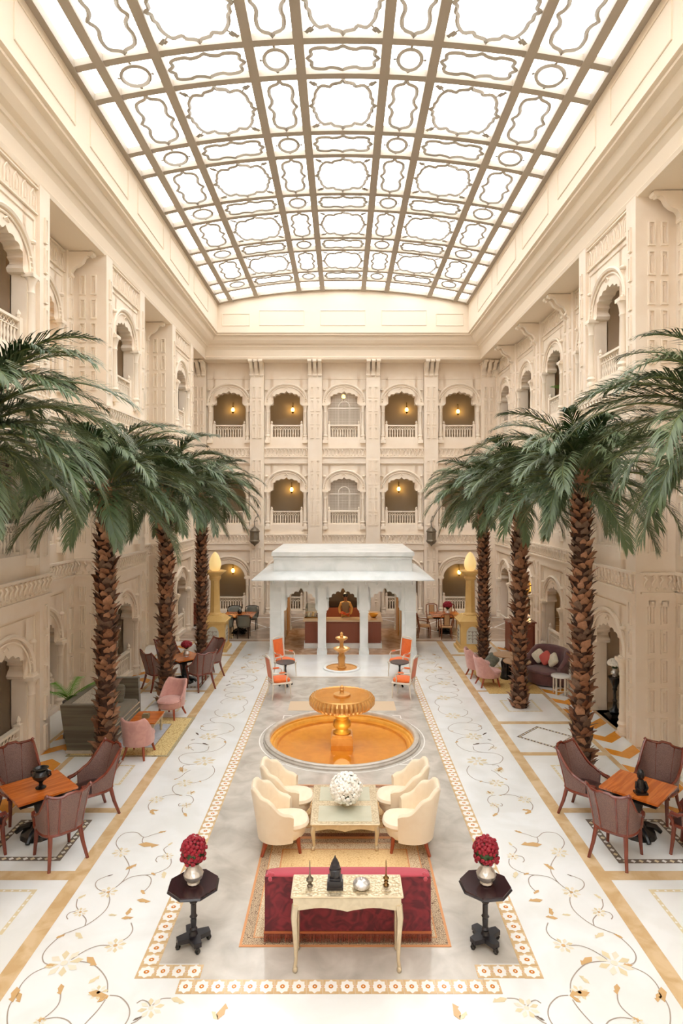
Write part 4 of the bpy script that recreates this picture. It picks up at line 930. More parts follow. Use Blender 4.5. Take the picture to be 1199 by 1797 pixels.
def table(label, loc, rz, group, side=.84, z=.72):
    t = thing('wooden_table', label, 'table', loc, rz, group); h = side/2
    b = MB(OWOOD)
    b.bx(-h, h, -h, h, z-.03, z); b.build('tabletop', t)
    b = MB(MAH)
    for a0, a1, c0, c1 in ((-h, h, -h, -h+.06), (-h, h, h-.06, h), (-h, -h+.06, -h+.06, h-.06), (h-.06, h, -h+.06, h-.06)): b.bx(a0, a1, c0, c1, z, z+.002, OWOOD) if False else None
    b.bx(-h+.04, h-.04, -h+.04, h-.04, z-.09, z-.03, BLK); b.build('apron', t)
    b = MB(BLK); b.lathe([(.26,0),(.24,.06),(.12,.12),(.07,.2),(.09,.3),(.06,.4),(.08,.5),(.06,.6),(.1,z-.09)], n=14)
    b.build('pedestal', t)
    for k in range(4): b = MB(BLK); a = k*PI/2+PI/4; b.tube([(.1*math.cos(a), .1*math.sin(a), .14), (.26*math.cos(a), .26*math.sin(a), .1), (.34*math.cos(a), .34*math.sin(a), .03)], [.05,.045,.035], 8); b.build('foot', t)
    return t
R2 = .6
def seats(cx, cy, tbl, names, group, r=.58):
    out = []
    for (sx, sy), nm in names.items():
        x, y = cx+sx*r, cy+sy*r; rz = math.atan2(-sy, -sx)+PI/2
        out.append((x, y, rz, nm))
    return out
wing0 = None
SETS = [(-4.58, 9.36, 'near left', {(1,-1): 'wing-back cane chair seen from behind, in front of the near left table', (1,1): 'wing-back cane chair turned sideways between the near left table and the palm trunk', (-1,1): 'wing-back cane chair behind the near left table, against the left wall', (-1,-1): 'wing-back cane chair cut off by the left edge of the photo, showing its arm'}),
        (4.45, 9.37, 'near right', {(-1,-1): 'wing-back cane chair seen from behind, in front of the near right table', (-1,1): 'wing-back cane chair turned sideways between the near right table and the palm trunk', (1,1): 'wing-back cane chair behind the near right table, against the right wall', (1,-1): 'wing-back cane chair cut off by the right edge of the photo, showing its arm'}),
        (-4.4, 17.25, 'far left', {(1,-1): 'wing-back cane chair seen from behind at the table with red flowers', (1,1): 'wing-back cane chair at the far right side of the left table with red flowers', (-1,1): 'wing-back cane chair beyond the left table with red flowers', (-1,-1): 'wing-back cane chair half hidden by the middle left palm trunk'})]
for cx, cy, nm, ch in SETS:
    lbs = {'near left': 'square orange wood table under the black urn at the left edge', 'near right': 'square orange wood table under the black figurine at the right edge', 'far left': 'square orange wood table with a vase of red flowers, behind the middle left palm'}
    tt = table(lbs[nm], (cx, cy, 0), PI/4, 'square wooden tables')
    for x, y, rz, lb in seats(cx, cy, tt, ch, None):
        g = 'wing chairs at the %s table' % nm
        if wing0 is None: wing0 = wing_chair(lb, (x, y, 0), rz, g)
        else: dup(wing0, lb, (x, y, 0), rz, g)
u = MB(BLK); u.lathe([(.07,0),(.075,.015),(.03,.04),(.025,.08),(.04,.1),(.1,.15),(.12,.2),(.1,.25),(.075,.27),(.11,.3),(.09,.3),(.06,.27)], n=18, flute=.03)
ur = thing('urn', 'black footed urn standing on the near left table', 'urn', (-4.52, 9.3, .722)); u.build('body', ur)
for s in (-1, 1): b = MB(BLK); b.tube([(s*.1,0,.16),(s*.15,0,.2),(s*.14,0,.25),(s*.09,0,.26)], .012, 6); b.build('handle', ur)
fg = thing('figurine', 'black seated figurine standing on the near right table', 'figurine', (4.37, 9.12, .722)); b = MB(BLK); b.box(0,0,0,.17,.13,.03); b.lathe([(.075,.03),(.08,.08),(.06,.16),(.045,.2),(.03,.22)], n=12, sy=.7); b.build('body', fg)
b = MB(BLK); b.lathe([(.02,.2),(.05,.24),(.055,.29),(.035,.34),(.001,.36)], n=10); b.build('head', fg)
for s in (-1, 1): b = MB(BLK); b.tube([(s*.06,0,.18),(s*.085,-.03,.1),(s*.03,-.07,.06)], .02, 6); b.build('arm', fg)
b = MB(RIMG); b.lathe([(.001,-.12),(.08,-.1),(.12,0),(.08,.1),(.001,.12)], n=12, flute=.06); o = b.build('stone_ball', None, (4.72, 10.6, .12)); tag(o, 'small grey carved stone ball on the floor behind the near right chairs', 'ornament')

# ---- flowers
def bouquet(t, z, r, m, n, seed, pet=.03, squash=1.0, low=-.35, leafm=GLF, double=False):
    R = random.Random(seed); g = MB(leafm)
    s_ = squash; g.lathe([(.02,z-r*1.15*s_),(r*.5,z-r*.68*s_),(r*.84,z-r*.2*s_),(r*.84,z+r*.25*s_),(r*.5,z+r*.68*s_),(.001,z+r*.84*s_)], n=14); g.build('foliage', t)
    fl = MB(m); k = 0
    for i in range(n):
        zz = 1-(1-low)*(i+.5)/n; rad = math.sqrt(max(0, 1-zz*zz)); a = i*2.39996; d = Vector((rad*math.cos(a), rad*math.sin(a), zz)); rr = r*R.uniform(.84, 1.03)
        if double and -.12 < zz < .1: continue
        c = Vector((0, 0, z))+Vector((d.x, d.y, d.z*squash))*rr; u_ = d.orthogonal().normalized(); v_ = d.cross(u_); p = pet*R.uniform(.8, 1.15)
        V = [c+d*p*.45]
        for q in range(6): aa = q*PI/3+i; V.append(c+(u_*math.cos(aa)+v_*math.sin(aa))*p*.8+d*p*(.3 if q % 2 else .1))
        for q in range(6): aa = q*PI/3+i+.3; V.append(c+(u_*math.cos(aa)+v_*math.sin(aa))*p*1.05-d*p*.45)
        fl.add(V, [(0, 1+q, 1+(q+1) % 6) for q in range(6)]+[(1+q, 7+q, 1+(q+1) % 6) for q in range(6)]+[(7+q, 7+(q+1) % 6, 1+(q+1) % 6) for q in range(6)], None, False)
    fl.build('blooms', t, kind='stuff')
def vase(t, s=1, m=SLV): MB(m).lathe([(.06*s,0),(.07*s,.01*s),(.06*s,.03*s),(.1*s,.07*s),(.11*s,.11*s),(.09*s,.15*s),(.07*s,.17*s),(.055*s,.2*s),(.075*s,.23*s),(.085*s,.24*s),(.06*s,.235*s)], n=20, flute=.03).build('vase', t)

# ---- octagonal pedestal tables with roses
def oct_table(x, y, label):
    t = thing('pedestal_table', label, 'side table', (x, y, 0), PI/8+.1, 'black octagonal pedestal tables')
    b = MB(EBN); P = [(.285*math.cos(PI/4*k), .285*math.sin(PI/4*k)) for k in range(8)]; b.prism(P, .67, .69); b.prism([(p[0]*.94, p[1]*.94) for p in P], .645, .67, DKW); b.build('tabletop', t)
    b = MB(DKW)
    for k in range(8):
        p, q = P[k], P[(k+1) % 8]; b.tube([(p[0], p[1], .66), (q[0], q[1], .66)], .014, 4)
    b.build('moulded_edge', t)
    MB(DKW).lathe([(.05,.12),(.035,.16),(.045,.18),(.03,.2),(.035,.28),(.03,.3),(.045,.32),(.03,.34),(.032,.44),(.03,.46),(.045,.48),(.03,.5),(.032,.58),(.045,.6),(.06,.645)], n=12).build('post', t)
    b = MB(DKW); Q = []
    for k in range(4):
        a = k*PI/2
        for da, r in ((-.22, .19), (.22, .19), (PI/4, .09)): Q.append((r*math.cos(a+da), r*math.sin(a+da)))
    b.prism(Q, .07, .12); b.build('base', t)
    for k in range(4):
        a = k*PI/2; b = MB(BLK); b.lathe([(.001,0),(.022,.006),(.032,.03),(.022,.055),(.02,.075)], .175*math.cos(a), .175*math.sin(a), 10); b.build('caster_foot', t)
    return t
oct_table(-1.69, 7.03, 'black octagonal pedestal table left of the red sofa'); oct_table(1.61, 7.03, 'black octagonal pedestal table right of the red sofa')
for x, lb, sd in ((-1.69, 'silver vase of dark red flowers on the left octagonal table', 3), (1.62, 'silver vase of dark red flowers on the right octagonal table', 9)):
    t = thing('flower_vase', lb, 'flower vase', (x, 7.03, .692), 0, 'vases of red flowers'); vase(t, 1); bouquet(t, .36, .15, RFL, 120, sd, .026, 1.15, -.6, double=True)
t = thing('flower_vase', 'glass vase of red flowers on the far left wooden table', 'flower vase', (-4.33, 17.2, .722), 0, 'vases of red flowers'); vase(t, .8, SLV); bouquet(t, .33, .15, RFL, 60, 5, .04, .7, -.3)

# ---- cream tub chairs
def cream_chair(label, loc, rz):
    t = thing('tub_chair', label, 'armchair', loc, rz, 'cream tufted tub chairs around the silver tables')
    zt = lambda d: .9-.025*math.cos(math.radians(d*7)) if abs(d) < 42 else max(.56, .9-.3*((abs(d)-42)/60)**1.0-.03*math.cos(math.radians(d*8)))
    b = MB(CRM); shell(b, .335, .33, -118, 118, .2, zt, .075, .1, 46, .9, tuft=.014, ch=12, lean=.08); b.build('backrest', t)
    b = MB(CRM); b.lathe([(.27,.2),(.3,.24),(.3,.34),(.29,.36)], 0, -.05, 28, sy=1.05); b.pillow(0, -.08, .375, .58, .66, .17, .75, nu=24); b.build('seat', t)
    legs(t, [(-.2,-.24,-.01,-.03), (.2,-.24,.01,-.03), (-.2,.2,-.03,.07), (.2,.2,.03,.07)], .23, TERR, .032, .022); return t
c0 = cream_chair('cream tufted tub chair at the left front of the silver tables', (-.9, 9.0, .0155), PI/2+.12)
dup(c0, 'cream tufted tub chair at the left rear, nearer the fountain', (-.87, 9.74, .0155), PI/2+.1)
dup(c0, 'cream tufted tub chair at the right front of the silver tables', (.98, 9.0, .0155), -PI/2-.12)
dup(c0, 'cream tufted tub chair at the right rear, nearer the fountain', (.93, 9.74, .0155), -PI/2-.1)

# ---- silver coffee tables
def silver_table(label, loc, wd, dp, z, nm='coffee_table', top=CTT, cat='coffee table', group=None, apron=.05, legz=None):
    t = thing(nm, label, cat, loc, 0, group); w, d = wd/2, dp/2
    b = MB(SIL); b.bx(-w, w, -d, d, z-.02, z); b.bx(-w+.015, w-.015, -d+.015, d-.015, z-.02-apron, z-.02, SILP)
    for s in (-1, 1): b.tube([(-w, s*d, z-.01), (w, s*d, z-.01)], .012, 6, SILP); b.tube([(s*w, -d, z-.01), (s*w, d, z-.01)], .012, 6, SILP)
    tp_ = b.build('tabletop', t)
    b = MB(top); b.bx(-w+.1, w-.1, -d+.07, d-.07, z-.001, z+.003); b.build('inset', tp_)
    zz = z-.02-apron
    for s in (-1, 1):
        b = MB(SILP); P = [(-w+.03, zz)]+[(-w+.03+(wd-.06)*i/16, zz-.03-.014*math.cos(4*PI*i/16)-(.012 if i == 8 else 0)) for i in range(17)]+[(w-.03, zz)]
        b.prism(P, -.01, .01, M=Matrix(((1,0,0,0),(0,0,1,s*(d-.03)),(0,1,0,0),(0,0,0,1)))); b.build('scalloped_apron', t)
    for sx in (-1, 1):
        for sy in (-1, 1):
            b = MB(SILP); x, y = sx*(w-.04), sy*(d-.04); h = zz+.01
            b.tube([(x, y, h), (x+sx*.012, y+sy*.012, h*.8), (x, y, h*.45), (x-sx*.004, y-sy*.004, h*.18), (x+sx*.005, y+sy*.012, .05)], [.04,.038,.026,.018,.02], 8)
            b.pillow(x+sx*.004, y+sy*.015, .03, .055, .07, .06, .8, nu=10, nv=6); b.build('leg', t)
    return t
silver_table('silver coffee table nearer the red sofa, in front of the flower ball', (.03, 9.17, .0165), .98, .6, .39, group='silver coffee tables')
silver_table('silver coffee table nearer the fountain, behind the flower ball', (.03, 9.79, .0165), .98, .6, .39, group='silver coffee tables')
t = thing('flower_ball', 'large round ball of small white flowers on the silver coffee tables', 'flowers', (.05, 9.42, .412)); b = MB(SILP); b.lathe([(.07,0),(.08,.03),(.06,.06)], n=14); b.build('bowl', t); bouquet(t, .25, .24, WFL, 210, 11, .033, .95, -.85)
# ---- console table
silver_table('tall silver console table behind the red sofa with ornaments on it', (.045, 6.78, 0), 1.18, .38, .82, 'console_table', SIL, 'console table', apron=.1)
def small(nm, label, cat, loc, prof, m, n=16, parts=(), flute=0):
    t = thing(nm, label, cat, loc); MB(m).lathe(prof, n=n, flute=flute).build('body', t)
    for pn, pr, pm in parts: MB(pm).lathe(pr, n=n).build(pn, t)
    return t
SPR = [(.02,.1),(.012,.12),(.006,.14),(.005,.26),(.002,.28)]
small('perfume_sprinkler', 'slender metal rosewater sprinkler at the left end of the console', 'ornament', (-.36, 6.76, .824), [(.03,0),(.032,.01),(.012,.03),(.035,.055),(.04,.08),(.02,.1)], LNT, parts=[('spout', SPR, LNT)])
small('perfume_sprinkler', 'slender brass rosewater sprinkler at the right end of the console', 'ornament', (.47, 6.77, .824), [(.028,0),(.032,.01),(.014,.03),(.026,.045),(.012,.06),(.034,.085),(.015,.105)], BRS, parts=[('spout', [(.015,.105),(.006,.13),(.005,.26),(.002,.28)], BRS)])
sb = small('silver_bowl', 'round lidded bright silver bowl on the right half of the console', 'bowl', (.2, 6.74, .824), [(.06,0),(.088,.015),(.095,.035),(.09,.055),(.07,.07)], SLV, 24, [('lid', [(.085,.062),(.06,.078),(.03,.086),(.012,.09),(.016,.1),(.001,.11)], SLV)])
st = thing('stupa_model', 'dark stepped stone temple model with pointed top on the console', 'ornament', (-.085, 6.76, .824)); b = MB(DKW)
b.box(0,0,0,.175,.16,.03); b.box(0,0,.03,.15,.14,.03); b.box(0,0,.06,.16,.145,.03); b.box(0,0,.09,.12,.12,.02); b.build('base', st)
b = MB(DKW); b.lathe([(.055,.11),(.062,.14),(.065,.19),(.055,.2),(.058,.21),(.045,.24),(.047,.25),(.03,.28),(.03,.285),(.012,.31),(.001,.34)], n=8, flute=.05); b.build('tower', st)
# ---- red sofa
sf = thing('red_sofa', 'crimson damask sofa with rust fringe, seen from behind under the console', 'sofa', (.055, 7.45, .013))
b = MB(REDV)
b.box(0, -.34, .1, 1.88, .16, .64, topy=.9); b.build('backrest', sf)
b = MB(REDL); b.pillow(0, -.33, .745, 1.86, .17, .05, .35, nu=20); b.build('back_roll', sf)
b = MB(REDV); b.pillow(0, .0, .28, 1.6, .5, .16, .25, nu=24); b.build('seat', sf)
b = MB(REDV); b.box(0, -.02, .06, 1.84, .52, .16); b.build('base', sf)
for s in (-1, 1):
    b = MB(REDV); b.box(s*.86, -.02, .08, .16, .52, .22); b.pillow(s*.86, -.02, .32, .19, .54, .12, .5); b.build('arm', sf)
    b = MB(REDL); 
    for k in range(7): a = 2*PI*k/7; b.pillow(s*.88+.035*math.cos(a), -.38, .72+.035*math.sin(a), .06, .06, .05, .8, nu=8, nv=5)
    b.pillow(s*.88, -.41, .72, .05, .05, .05, .8, nu=8, nv=5); b.build('rosette', sf)
b = MB(TRM); b.bx(-.95, .95, -.432, -.42, .115, .135); b.bx(-.95, .95, .24, .25, .115, .135); b.bx(-.95, -.94, -.42, .24, .115, .135); b.bx(.94, .95, -.42, .24, .115, .135); br_ = b.build('braid', sf)
b = MB(FRG); R = random.Random(2)
for k in range(230):
    x = -.945+1.89*k/229
    for y in (-.43, .247): b.add([(x-.0035,y,.118),(x+.0035,y,.118),(x+R.uniform(-.006,.004),y+R.uniform(-.006,.006),.005),(x-.004,y,.03)], [(0,3,2,1)], None, False)
for k in range(90):
    y = -.42+.66*k/89
    for x in (-.946, .946): b.add([(x,y-.0035,.118),(x,y+.0035,.118),(x,y+.004,.01),(x,y-.004,.02)], [(0,3,2,1)], None, False)
b.build('fringe', br_, kind='stuff')
# ---- rugs
def rug(label, x0, x1, y0, y1, layers, z=.003, name='rug', tassel=None):
    t = thing(name, label, 'rug', ((x0+x1)/2, (y0+y1)/2, z)); w, d = (x1-x0)/2, (y1-y0)/2
    for k, (ins, m, nm) in enumerate(layers):
        b = MB(m); b.bx(-w+ins, w-ins, -d+ins, d-ins, 0, .006+.0012*k); b.build(nm, t)
    return t
main = rug('cream and gold figured carpet lying under the red sofa', -1.17, 1.22, 6.98, 9.24, [(0, RG_PEACH, 'edge'), (.03, RG_DARK, 'dark_border'), (.14, RG_PEACH, 'guard_stripe'), (.155, RG_CREAM, 'cream_border'), (.3, RG_PEACH, 'guard_stripe'), (.32, RG_GOLD, 'field')])
b = MB(RG_PEACH)
for k in range(3): b.tube([(x, y, .0128) for x, y in arc(0, -.32, .62-.09*k, .62-.09*k, 0, 180, 25)], .005, 4)
b.build('medallion', main)
m2 = rug('cream and gold figured carpet under the cream chairs and silver tables', -1.12, 1.17, 9.25, 10.98, [(0, RG_PEACH, 'edge'), (.03, RG_BRN, 'dark_border'), (.12, RG_CREAM, 'cream_border'), (.26, RG_PEACH, 'guard_stripe'), (.28, RG_GOLD, 'field')])
b = MB(RG_PEACH)
for s in (-1, 1):
    for k in range(3): b.tube([(x, y, .0118) for x, y in arc(s*.58, -.1, .1-.03*k, .3-.08*k, 0, 360, 21)], .005, 4)
b.build('medallion', m2)
rug('gold bordered carpet with grey-blue centre beside the green sofa', -5.45, -3.42, 12.2, 14.42, [(0, figured('rug_edge_olive', (176,164,130), (140,124,92), 20), 'edge'), (.06, figured('rug_gold_border', (216,194,136), (176,140,84), 16), 'border'), (.42, mat('rug_line', (160,130,90), .9), 'guard_stripe'), (.44, CER, 'field')])
rug('worn gold carpet under the round tables and plum loveseat', 3.82, 5.25, 16.2, 18.75, [(0, figured('rug_gold_plain', (208,176,112), (190,150,84), 12), 'field')])

# ---- orange armchairs
def orange_chair(label, loc, rz):
    t = thing('orange_armchair', label, 'armchair', loc, rz, 'orange armchairs by the small fountain')
    b = MB(WHF); z0, z1 = .48, 1.04
    for s in (-1, 1): b.tube([(s*.19, .24, .42), (s*.2, .27, .7), (s*.205, .33, z1)], .018, 6)
    b.tube([(-.205,.33,z1),(-.1,.335,z1+.03),(0,.337,z1+.04),(.1,.335,z1+.03),(.205,.33,z1)], .02, 6); b.tube([(-.19,.25,.5),(.19,.25,.5)], .018, 6); b.build('back_frame', t)
    b = MB(ORV); b.grid(lambda u, v: (-.175+.35*u, .255+.065*v-.03*math.sin(PI*u)*math.sin(PI*v), .52+.5*v), 8, 6); b.grid(lambda u, v: (-.175+.35*u, .268+.065*v, .52+.5*v), 3, 3); b.build('back_cushion', t)
    b = MB(ORV); b.pillow(0, -.01, .46, .46, .46, .12, .4, nu=20); b.build('seat', t)
    b = MB(WHF); 
    for p, q in (((-.23,-.23),(.23,-.23)), ((.23,-.23),(.2,.24)), ((.2,.24),(-.2,.24)), ((-.2,.24),(-.23,-.23))): b.tube([(p[0],p[1],.4),(q[0],q[1],.4)], .026, 6)
    b.build('seat_frame', t)
    for s in (-1, 1):
        b = MB(WHF); b.tube([(s*.2,.27,.68),(s*.25,.1,.67),(s*.25,-.1,.66),(s*.25,-.13,.62),(s*.235,-.1,.5),(s*.23,-.12,.4)], .016, 6); b.build('arm', t)
        b = MB(ORV); b.pillow(s*.25, .02, .685, .05, .18, .035, .6, nu=10, nv=6); b.build('arm_pad', t)
    legs(t, [(-.21,-.21,-.01,-.02), (.21,-.21,.01,-.02), (-.18,.22,-.02,.05), (.18,.22,.02,.05)], .4, WHF, .022, .012); return t
o0 = orange_chair('orange armchair left of the fountain, nearer the camera', (-1.62, 15.95, 0), PI/2+.42)
dup(o0, 'orange armchair on the left, nearer the pavilion', (-1.66, 17.85, 0), PI/4+.05)
dup(o0, 'orange armchair right of the fountain, nearer the camera', (1.55, 15.95, 0), -PI/2-.42)
dup(o0, 'orange armchair on the right, nearer the pavilion', (1.62, 17.85, 0), -PI/4-.05)
def black_table(x, y, label):
    t = thing('bistro_table', label, 'side table', (x, y, 0), 0, 'small round black tables'); MB(mat('slate_top', (84,74,72), .3) if 'slate_top' not in bpy.data.materials else bpy.data.materials['slate_top']).lathe([(.25,.64),(.26,.65),(.255,.665),(.001,.665)], n=24).build('tabletop', t)
    MB(BLK).lathe([(.03,.08),(.022,.15),(.03,.4),(.022,.5),(.05,.64)], n=10).build('post', t)
    for k in range(4): b = MB(BLK); a = k*PI/2+.4; b.tube([(0,0,.12),(.12*math.cos(a),.12*math.sin(a),.09),(.19*math.cos(a),.19*math.sin(a),.03)], [.025,.022,.028], 6); b.build('foot', t)
black_table(-1.56, 16.88, 'small round dark table between the left pair of orange armchairs'); black_table(1.54, 16.88, 'small round dark table between the right pair of orange armchairs')

# ---- pink chairs
def pink_chair(label, loc, rz, group):
    t = thing('pink_chair', label, 'chair', loc, rz, group)
    zt = lambda d: .8-.025*math.cos(math.radians(d*3)) if abs(d) < 50 else max(.44, .8-.38*((abs(d)-50)/50)**1.2)
    b = MB(PNK); shell(b, .285, .29, -100, 100, .26, zt, .06, .12, 34, .8, lean=.12); b.build('backrest', t)
    b = MB(PNK); b.lathe([(.25,.24),(.28,.28),(.28,.36),(.26,.38)], 0, -.04, 24, sy=1.08); b.pillow(0, -.06, .4, .54, .6, .14, .8, nu=22); b.build('seat', t)
    legs(t, [(-.17,-.2,-.05,-.06), (.17,-.2,.05,-.06), (-.16,.17,-.06,.1), (.16,.17,.06,.1)], .27, TERR, .03, .02); return t
p0 = pink_chair('pink velvet chair seen from behind on the left carpet', (-4.03, 12.28, 0), PI-.1, 'pink chairs by the green sofa')
dup(p0, 'pink velvet chair facing the camera beyond the orange topped coffee table', (-4.0, 14.5, 0), -.25)
dup(p0, 'pink velvet chair by the right carpet, nearer the camera', (3.95, 16.95, 0), PI/2+.15, 'pink chairs by the round tables')
dup(p0, 'pink velvet chair by the right carpet, nearer the pavilion', (3.85, 17.8, 0), PI/2+.1, 'pink chairs by the round tables')
# ---- green knole sofa
gs = thing('green_sofa', 'large olive green velvet sofa with tall square ends by the left wall', 'sofa', (-5.1, 13.36, .012))
b = MB(GRN); b.bx(-.36, .42, -.94, .94, .08, .42); b.build('base', gs)
b = MB(GRN); b.pillow(.06, 0, .45, .76, 1.86, .12, .25, nu=24); b.build('seat_cushion', gs)
def slabp(P, y0, y1, m):
    b = MB(m); b.prism(P, y0, y1, M=Matrix(((1,0,0,0),(0,0,1,0),(0,1,0,0),(0,0,0,1)))); return b
for y0_, y1_ in ((-1.02, -.9), (.9, 1.02)): slabp([(-.38,.06),(.42,.06),(.42,.5),(.4,.95),(-.52,.95),(-.46,.5)], y0_, y1_, GRN).build('side_panel', gs)
slabp([(-.38,.06),(-.28,.06),(-.36,.95),(-.5,.95)], -.9, .9, GRN).build('backrest', gs)
b = MB(GRL); b.add([(-.27,-.89,.5),(-.27,.89,.5),(-.345,.89,.945),(-.345,-.89,.945)], [(0,1,2,3)]); b.build('brocade_lining', gs)
b = MB(SILP)
for z in (.16, .27, .4): b.tube([(.43,-.9,z),(.43,.9,z)], .012, 6)
b.build('cream_piping', gs); b = MB(RIMG); b.bx(-.4, .44, -1.04, 1.04, 0, .06); b.build('plinth', gs)
M3 = Matrix.Rotation(.9, 3, 'X') @ Matrix.Rotation(.1, 3, 'Z')
b = MB(GRN); b.pillow(0, 0, 0, .42, .42, .14, .4, rot=Matrix.Rotation(1.15, 3, 'X')); o = b.build('cushion', None, (-5.12, 13.98, .69)); tag(o, 'olive green cushion leaning in the far end of the green sofa', 'cushion')
# ---- orange top coffee table
t = thing('painted_coffee_table', 'low coffee table with orange top and turned cream legs on the left carpet', 'coffee table', (-4.2, 13.3, .012)); b = MB(OWOOD); b.bx(-.28,.28,-.36,.36,.36,.39); b.build('tabletop', t)
b = MB(SILP); b.bx(-.26,.26,-.34,.34,.3,.36); b.build('apron', t)
for sx in (-1, 1):
    for sy in (-1, 1): MB(SILP).lathe([(.02,0),(.03,.03),(.02,.06),(.035,.12),(.018,.16),(.035,.22),(.03,.3)], sx*.22, sy*.3, 10).build('leg', t)
b = MB(mat('olive_box', (128,116,84), .5)); b.box(0,0,0,.14,.12,.07); b.box(0,0,.07,.12,.1,.02); o = b.build('trinket_box', None, (-4.2, 13.25, .404)); tag(o, 'small olive trinket box on the orange topped coffee table', 'box')
# ---- potted plant left
t = thing('potted_palm', 'young palm with bright green fronds in a tall dark pot behind the green sofa', 'potted plant', (-5.83, 13.2, 0)); MB(DKW).lathe([(.1,0),(.11,.04),(.07,.3),(.09,.6),(.115,.72),(.12,.78),(.1,.78)], n=14).build('pot', t)
for k, (a, rr, l) in enumerate(((.5,.9,.62),(3.6,.8,.66),(2.6,1.1,.5),(5.3,.7,.5),(1.6,1.2,.55),(4.4,1.3,.45))):
    b = MB(LEAF); P = [Vector((math.cos(a)*l*q/6*math.cos(rr-.22*q), math.sin(a)*l*q/6*math.cos(rr-.22*q), .78+l*(q/6)*math.sin(rr)*(1.25-.09*q))) for q in range(7)]
    b.tube(P, .008, 4)
    for q in range(18):
        f = 1+q*5/18; i = int(f); p = P[i].lerp(P[min(i+1, 6)], f-i); d = (P[min(i+1, 6)]-P[i-1]).normalized()
        for s in (-1, 1):
            sd = d.cross(Vector((0,0,1))).normalized()*s; e = p+(d*.8+sd*.8).normalized()*.2+Vector((0,0,-.05)); wv = d*.012; b.add([p-wv, p+wv, e], [(0,1,2)], None, False)
    b.build('frond', t)
dup(t, 'green potted palm standing inside the top storey arch of the right wall', (7.45, 20.5, 7.722), 1.0)
# ---- right lounge
def round_table(x, y, label, rz=0):
    t = thing('round_table', label, 'side table', (x, y, .012), 0, 'round tables of the right lounge'); MB(mat('tan_top', (172,136,100), .35) if 'tan_top' not in bpy.data.materials else bpy.data.materials['tan_top']).lathe([(.36,.65),(.37,.66),(.37,.68),(.001,.682)], n=32).build('tabletop', t)
    MB(BLK).lathe([(.17,0),(.18,.03),(.15,.12),(.14,.3),(.16,.45),(.12,.52),(.1,.65)], n=16, flute=.02).build('pedestal', t)
round_table(4.63, 17.6, 'round tan topped table with black base, farther of the two on the right'); round_table(4.72, 16.85, 'round tan topped table with black base, nearer one behind the palm trunk')
pl = thing('plum_loveseat', 'curved plum velvet loveseat against the right wall', 'sofa', (5.62, 17.2, .0), -.95)
zt = lambda d: .96-.04*(d/60)**2 if abs(d) < 60 else max(.55, .92-.4*((abs(d)-60)/50)**1.1)
b = MB(PUR); shell(b, .62, .44, -112, 112, .06, zt, .14, .02, 44, .85, lean=.1, tuft=.012, ch=10); b.build('backrest', pl)
b = MB(PUR); b.lathe([(.48,.04),(.5,.1),(.5,.32),(.46,.36)], 0, -.05, 28, sy=.86); b.pillow(0, -.08, .36, .96, .8, .16, .7, nu=28); b.build('seat', pl)
CC = mat('cream_cushion', (226,218,198), .8, col2=(196,198,180), scale=9); CO = mat('coral_cushion', (204,96,88), .8)
for nm, m, dx, dy, a, lb in (('cushion', CC, -.28, .06, .3, 'cream patterned cushion at the left of the plum loveseat'), ('cushion', CO, -.02, .02, .0, 'coral pink cushion in the middle of the plum loveseat'), ('cushion', CC, .22, .0, -.3, 'cream patterned cushion at the right of the plum loveseat')):
    c, s = math.cos(-.95), math.sin(-.95); b = MB(m); b.pillow(0,0,0,.34,.34,.12,.4, rot=Matrix.Rotation(-.95+a, 3, 'Z') @ Matrix.Rotation(1.2, 3, 'X') @ Matrix.Rotation(PI/4, 3, 'Z')); o = b.build(nm, None, (5.62+dx*c-dy*s, 17.2+dx*s+dy*c, .68)); tag(o, lb, 'cushion')
t = thing('round_stool', 'small round white stool with straight legs beside the plum loveseat', 'stool', (5.68, 16.22, 0)); MB(WHM).lathe([(.22,.44),(.24,.45),(.24,.48),(.22,.49),(.001,.49)], n=24).build('seat', t)
b = MB(WHF); b.tube([(x, y, .1) for x, y in arc(0,0,.17,.17,0,360,17)][:-1], .014, 5, closed=True); b.build('stretcher_ring', t)
for k in range(5): b = MB(WHF); a = 2*PI*k/5; b.box(.18*math.cos(a), .18*math.sin(a), 0, .035, .035, .45, a); b.build('leg', t)
b = MB(mat('grey_cushion', (122,124,112), .8, col2=(90,94,84), scale=16, kind='voronoi')); b.pillow(0,0,0,.36,.36,.14,.4, rot=Matrix.Rotation(1.2, 3, 'X') @ Matrix.Rotation(PI/4, 3, 'Z')); o = b.build('cushion', None, (4.5, 18.72, .25)); tag(o, 'grey-green patterned cushion leaning at the foot of the far right palm', 'cushion')
# ---- pedestal with white flowers in the niche
t = thing('plant_stand', 'tall black carved plant stand in the arch of the right projecting bay', 'plant stand', (6.3, 14.4, 0)); b = MB(BLK); b.box(0,0,0,.36,.36,.05); b.box(0,0,.05,.3,.3,.05,top=.8); b.build('base', t)
MB(BLK).lathe([(.1,.1),(.13,.16),(.05,.24),(.035,.35),(.05,.4),(.03,.45),(.03,.62),(.05,.66),(.04,.7),(.08,.8),(.12,.9),(.14,.93),(.14,.96),(.001,.96)], n=12, flute=.06).build('column', t)
t = thing('flower_vase', 'silver vase of white flowers on the tall black stand', 'flower vase', (6.3, 14.4, .962)); vase(t, .8); bouquet(t, .3, .15, WFL, 70, 8, .045, .75, -.3)
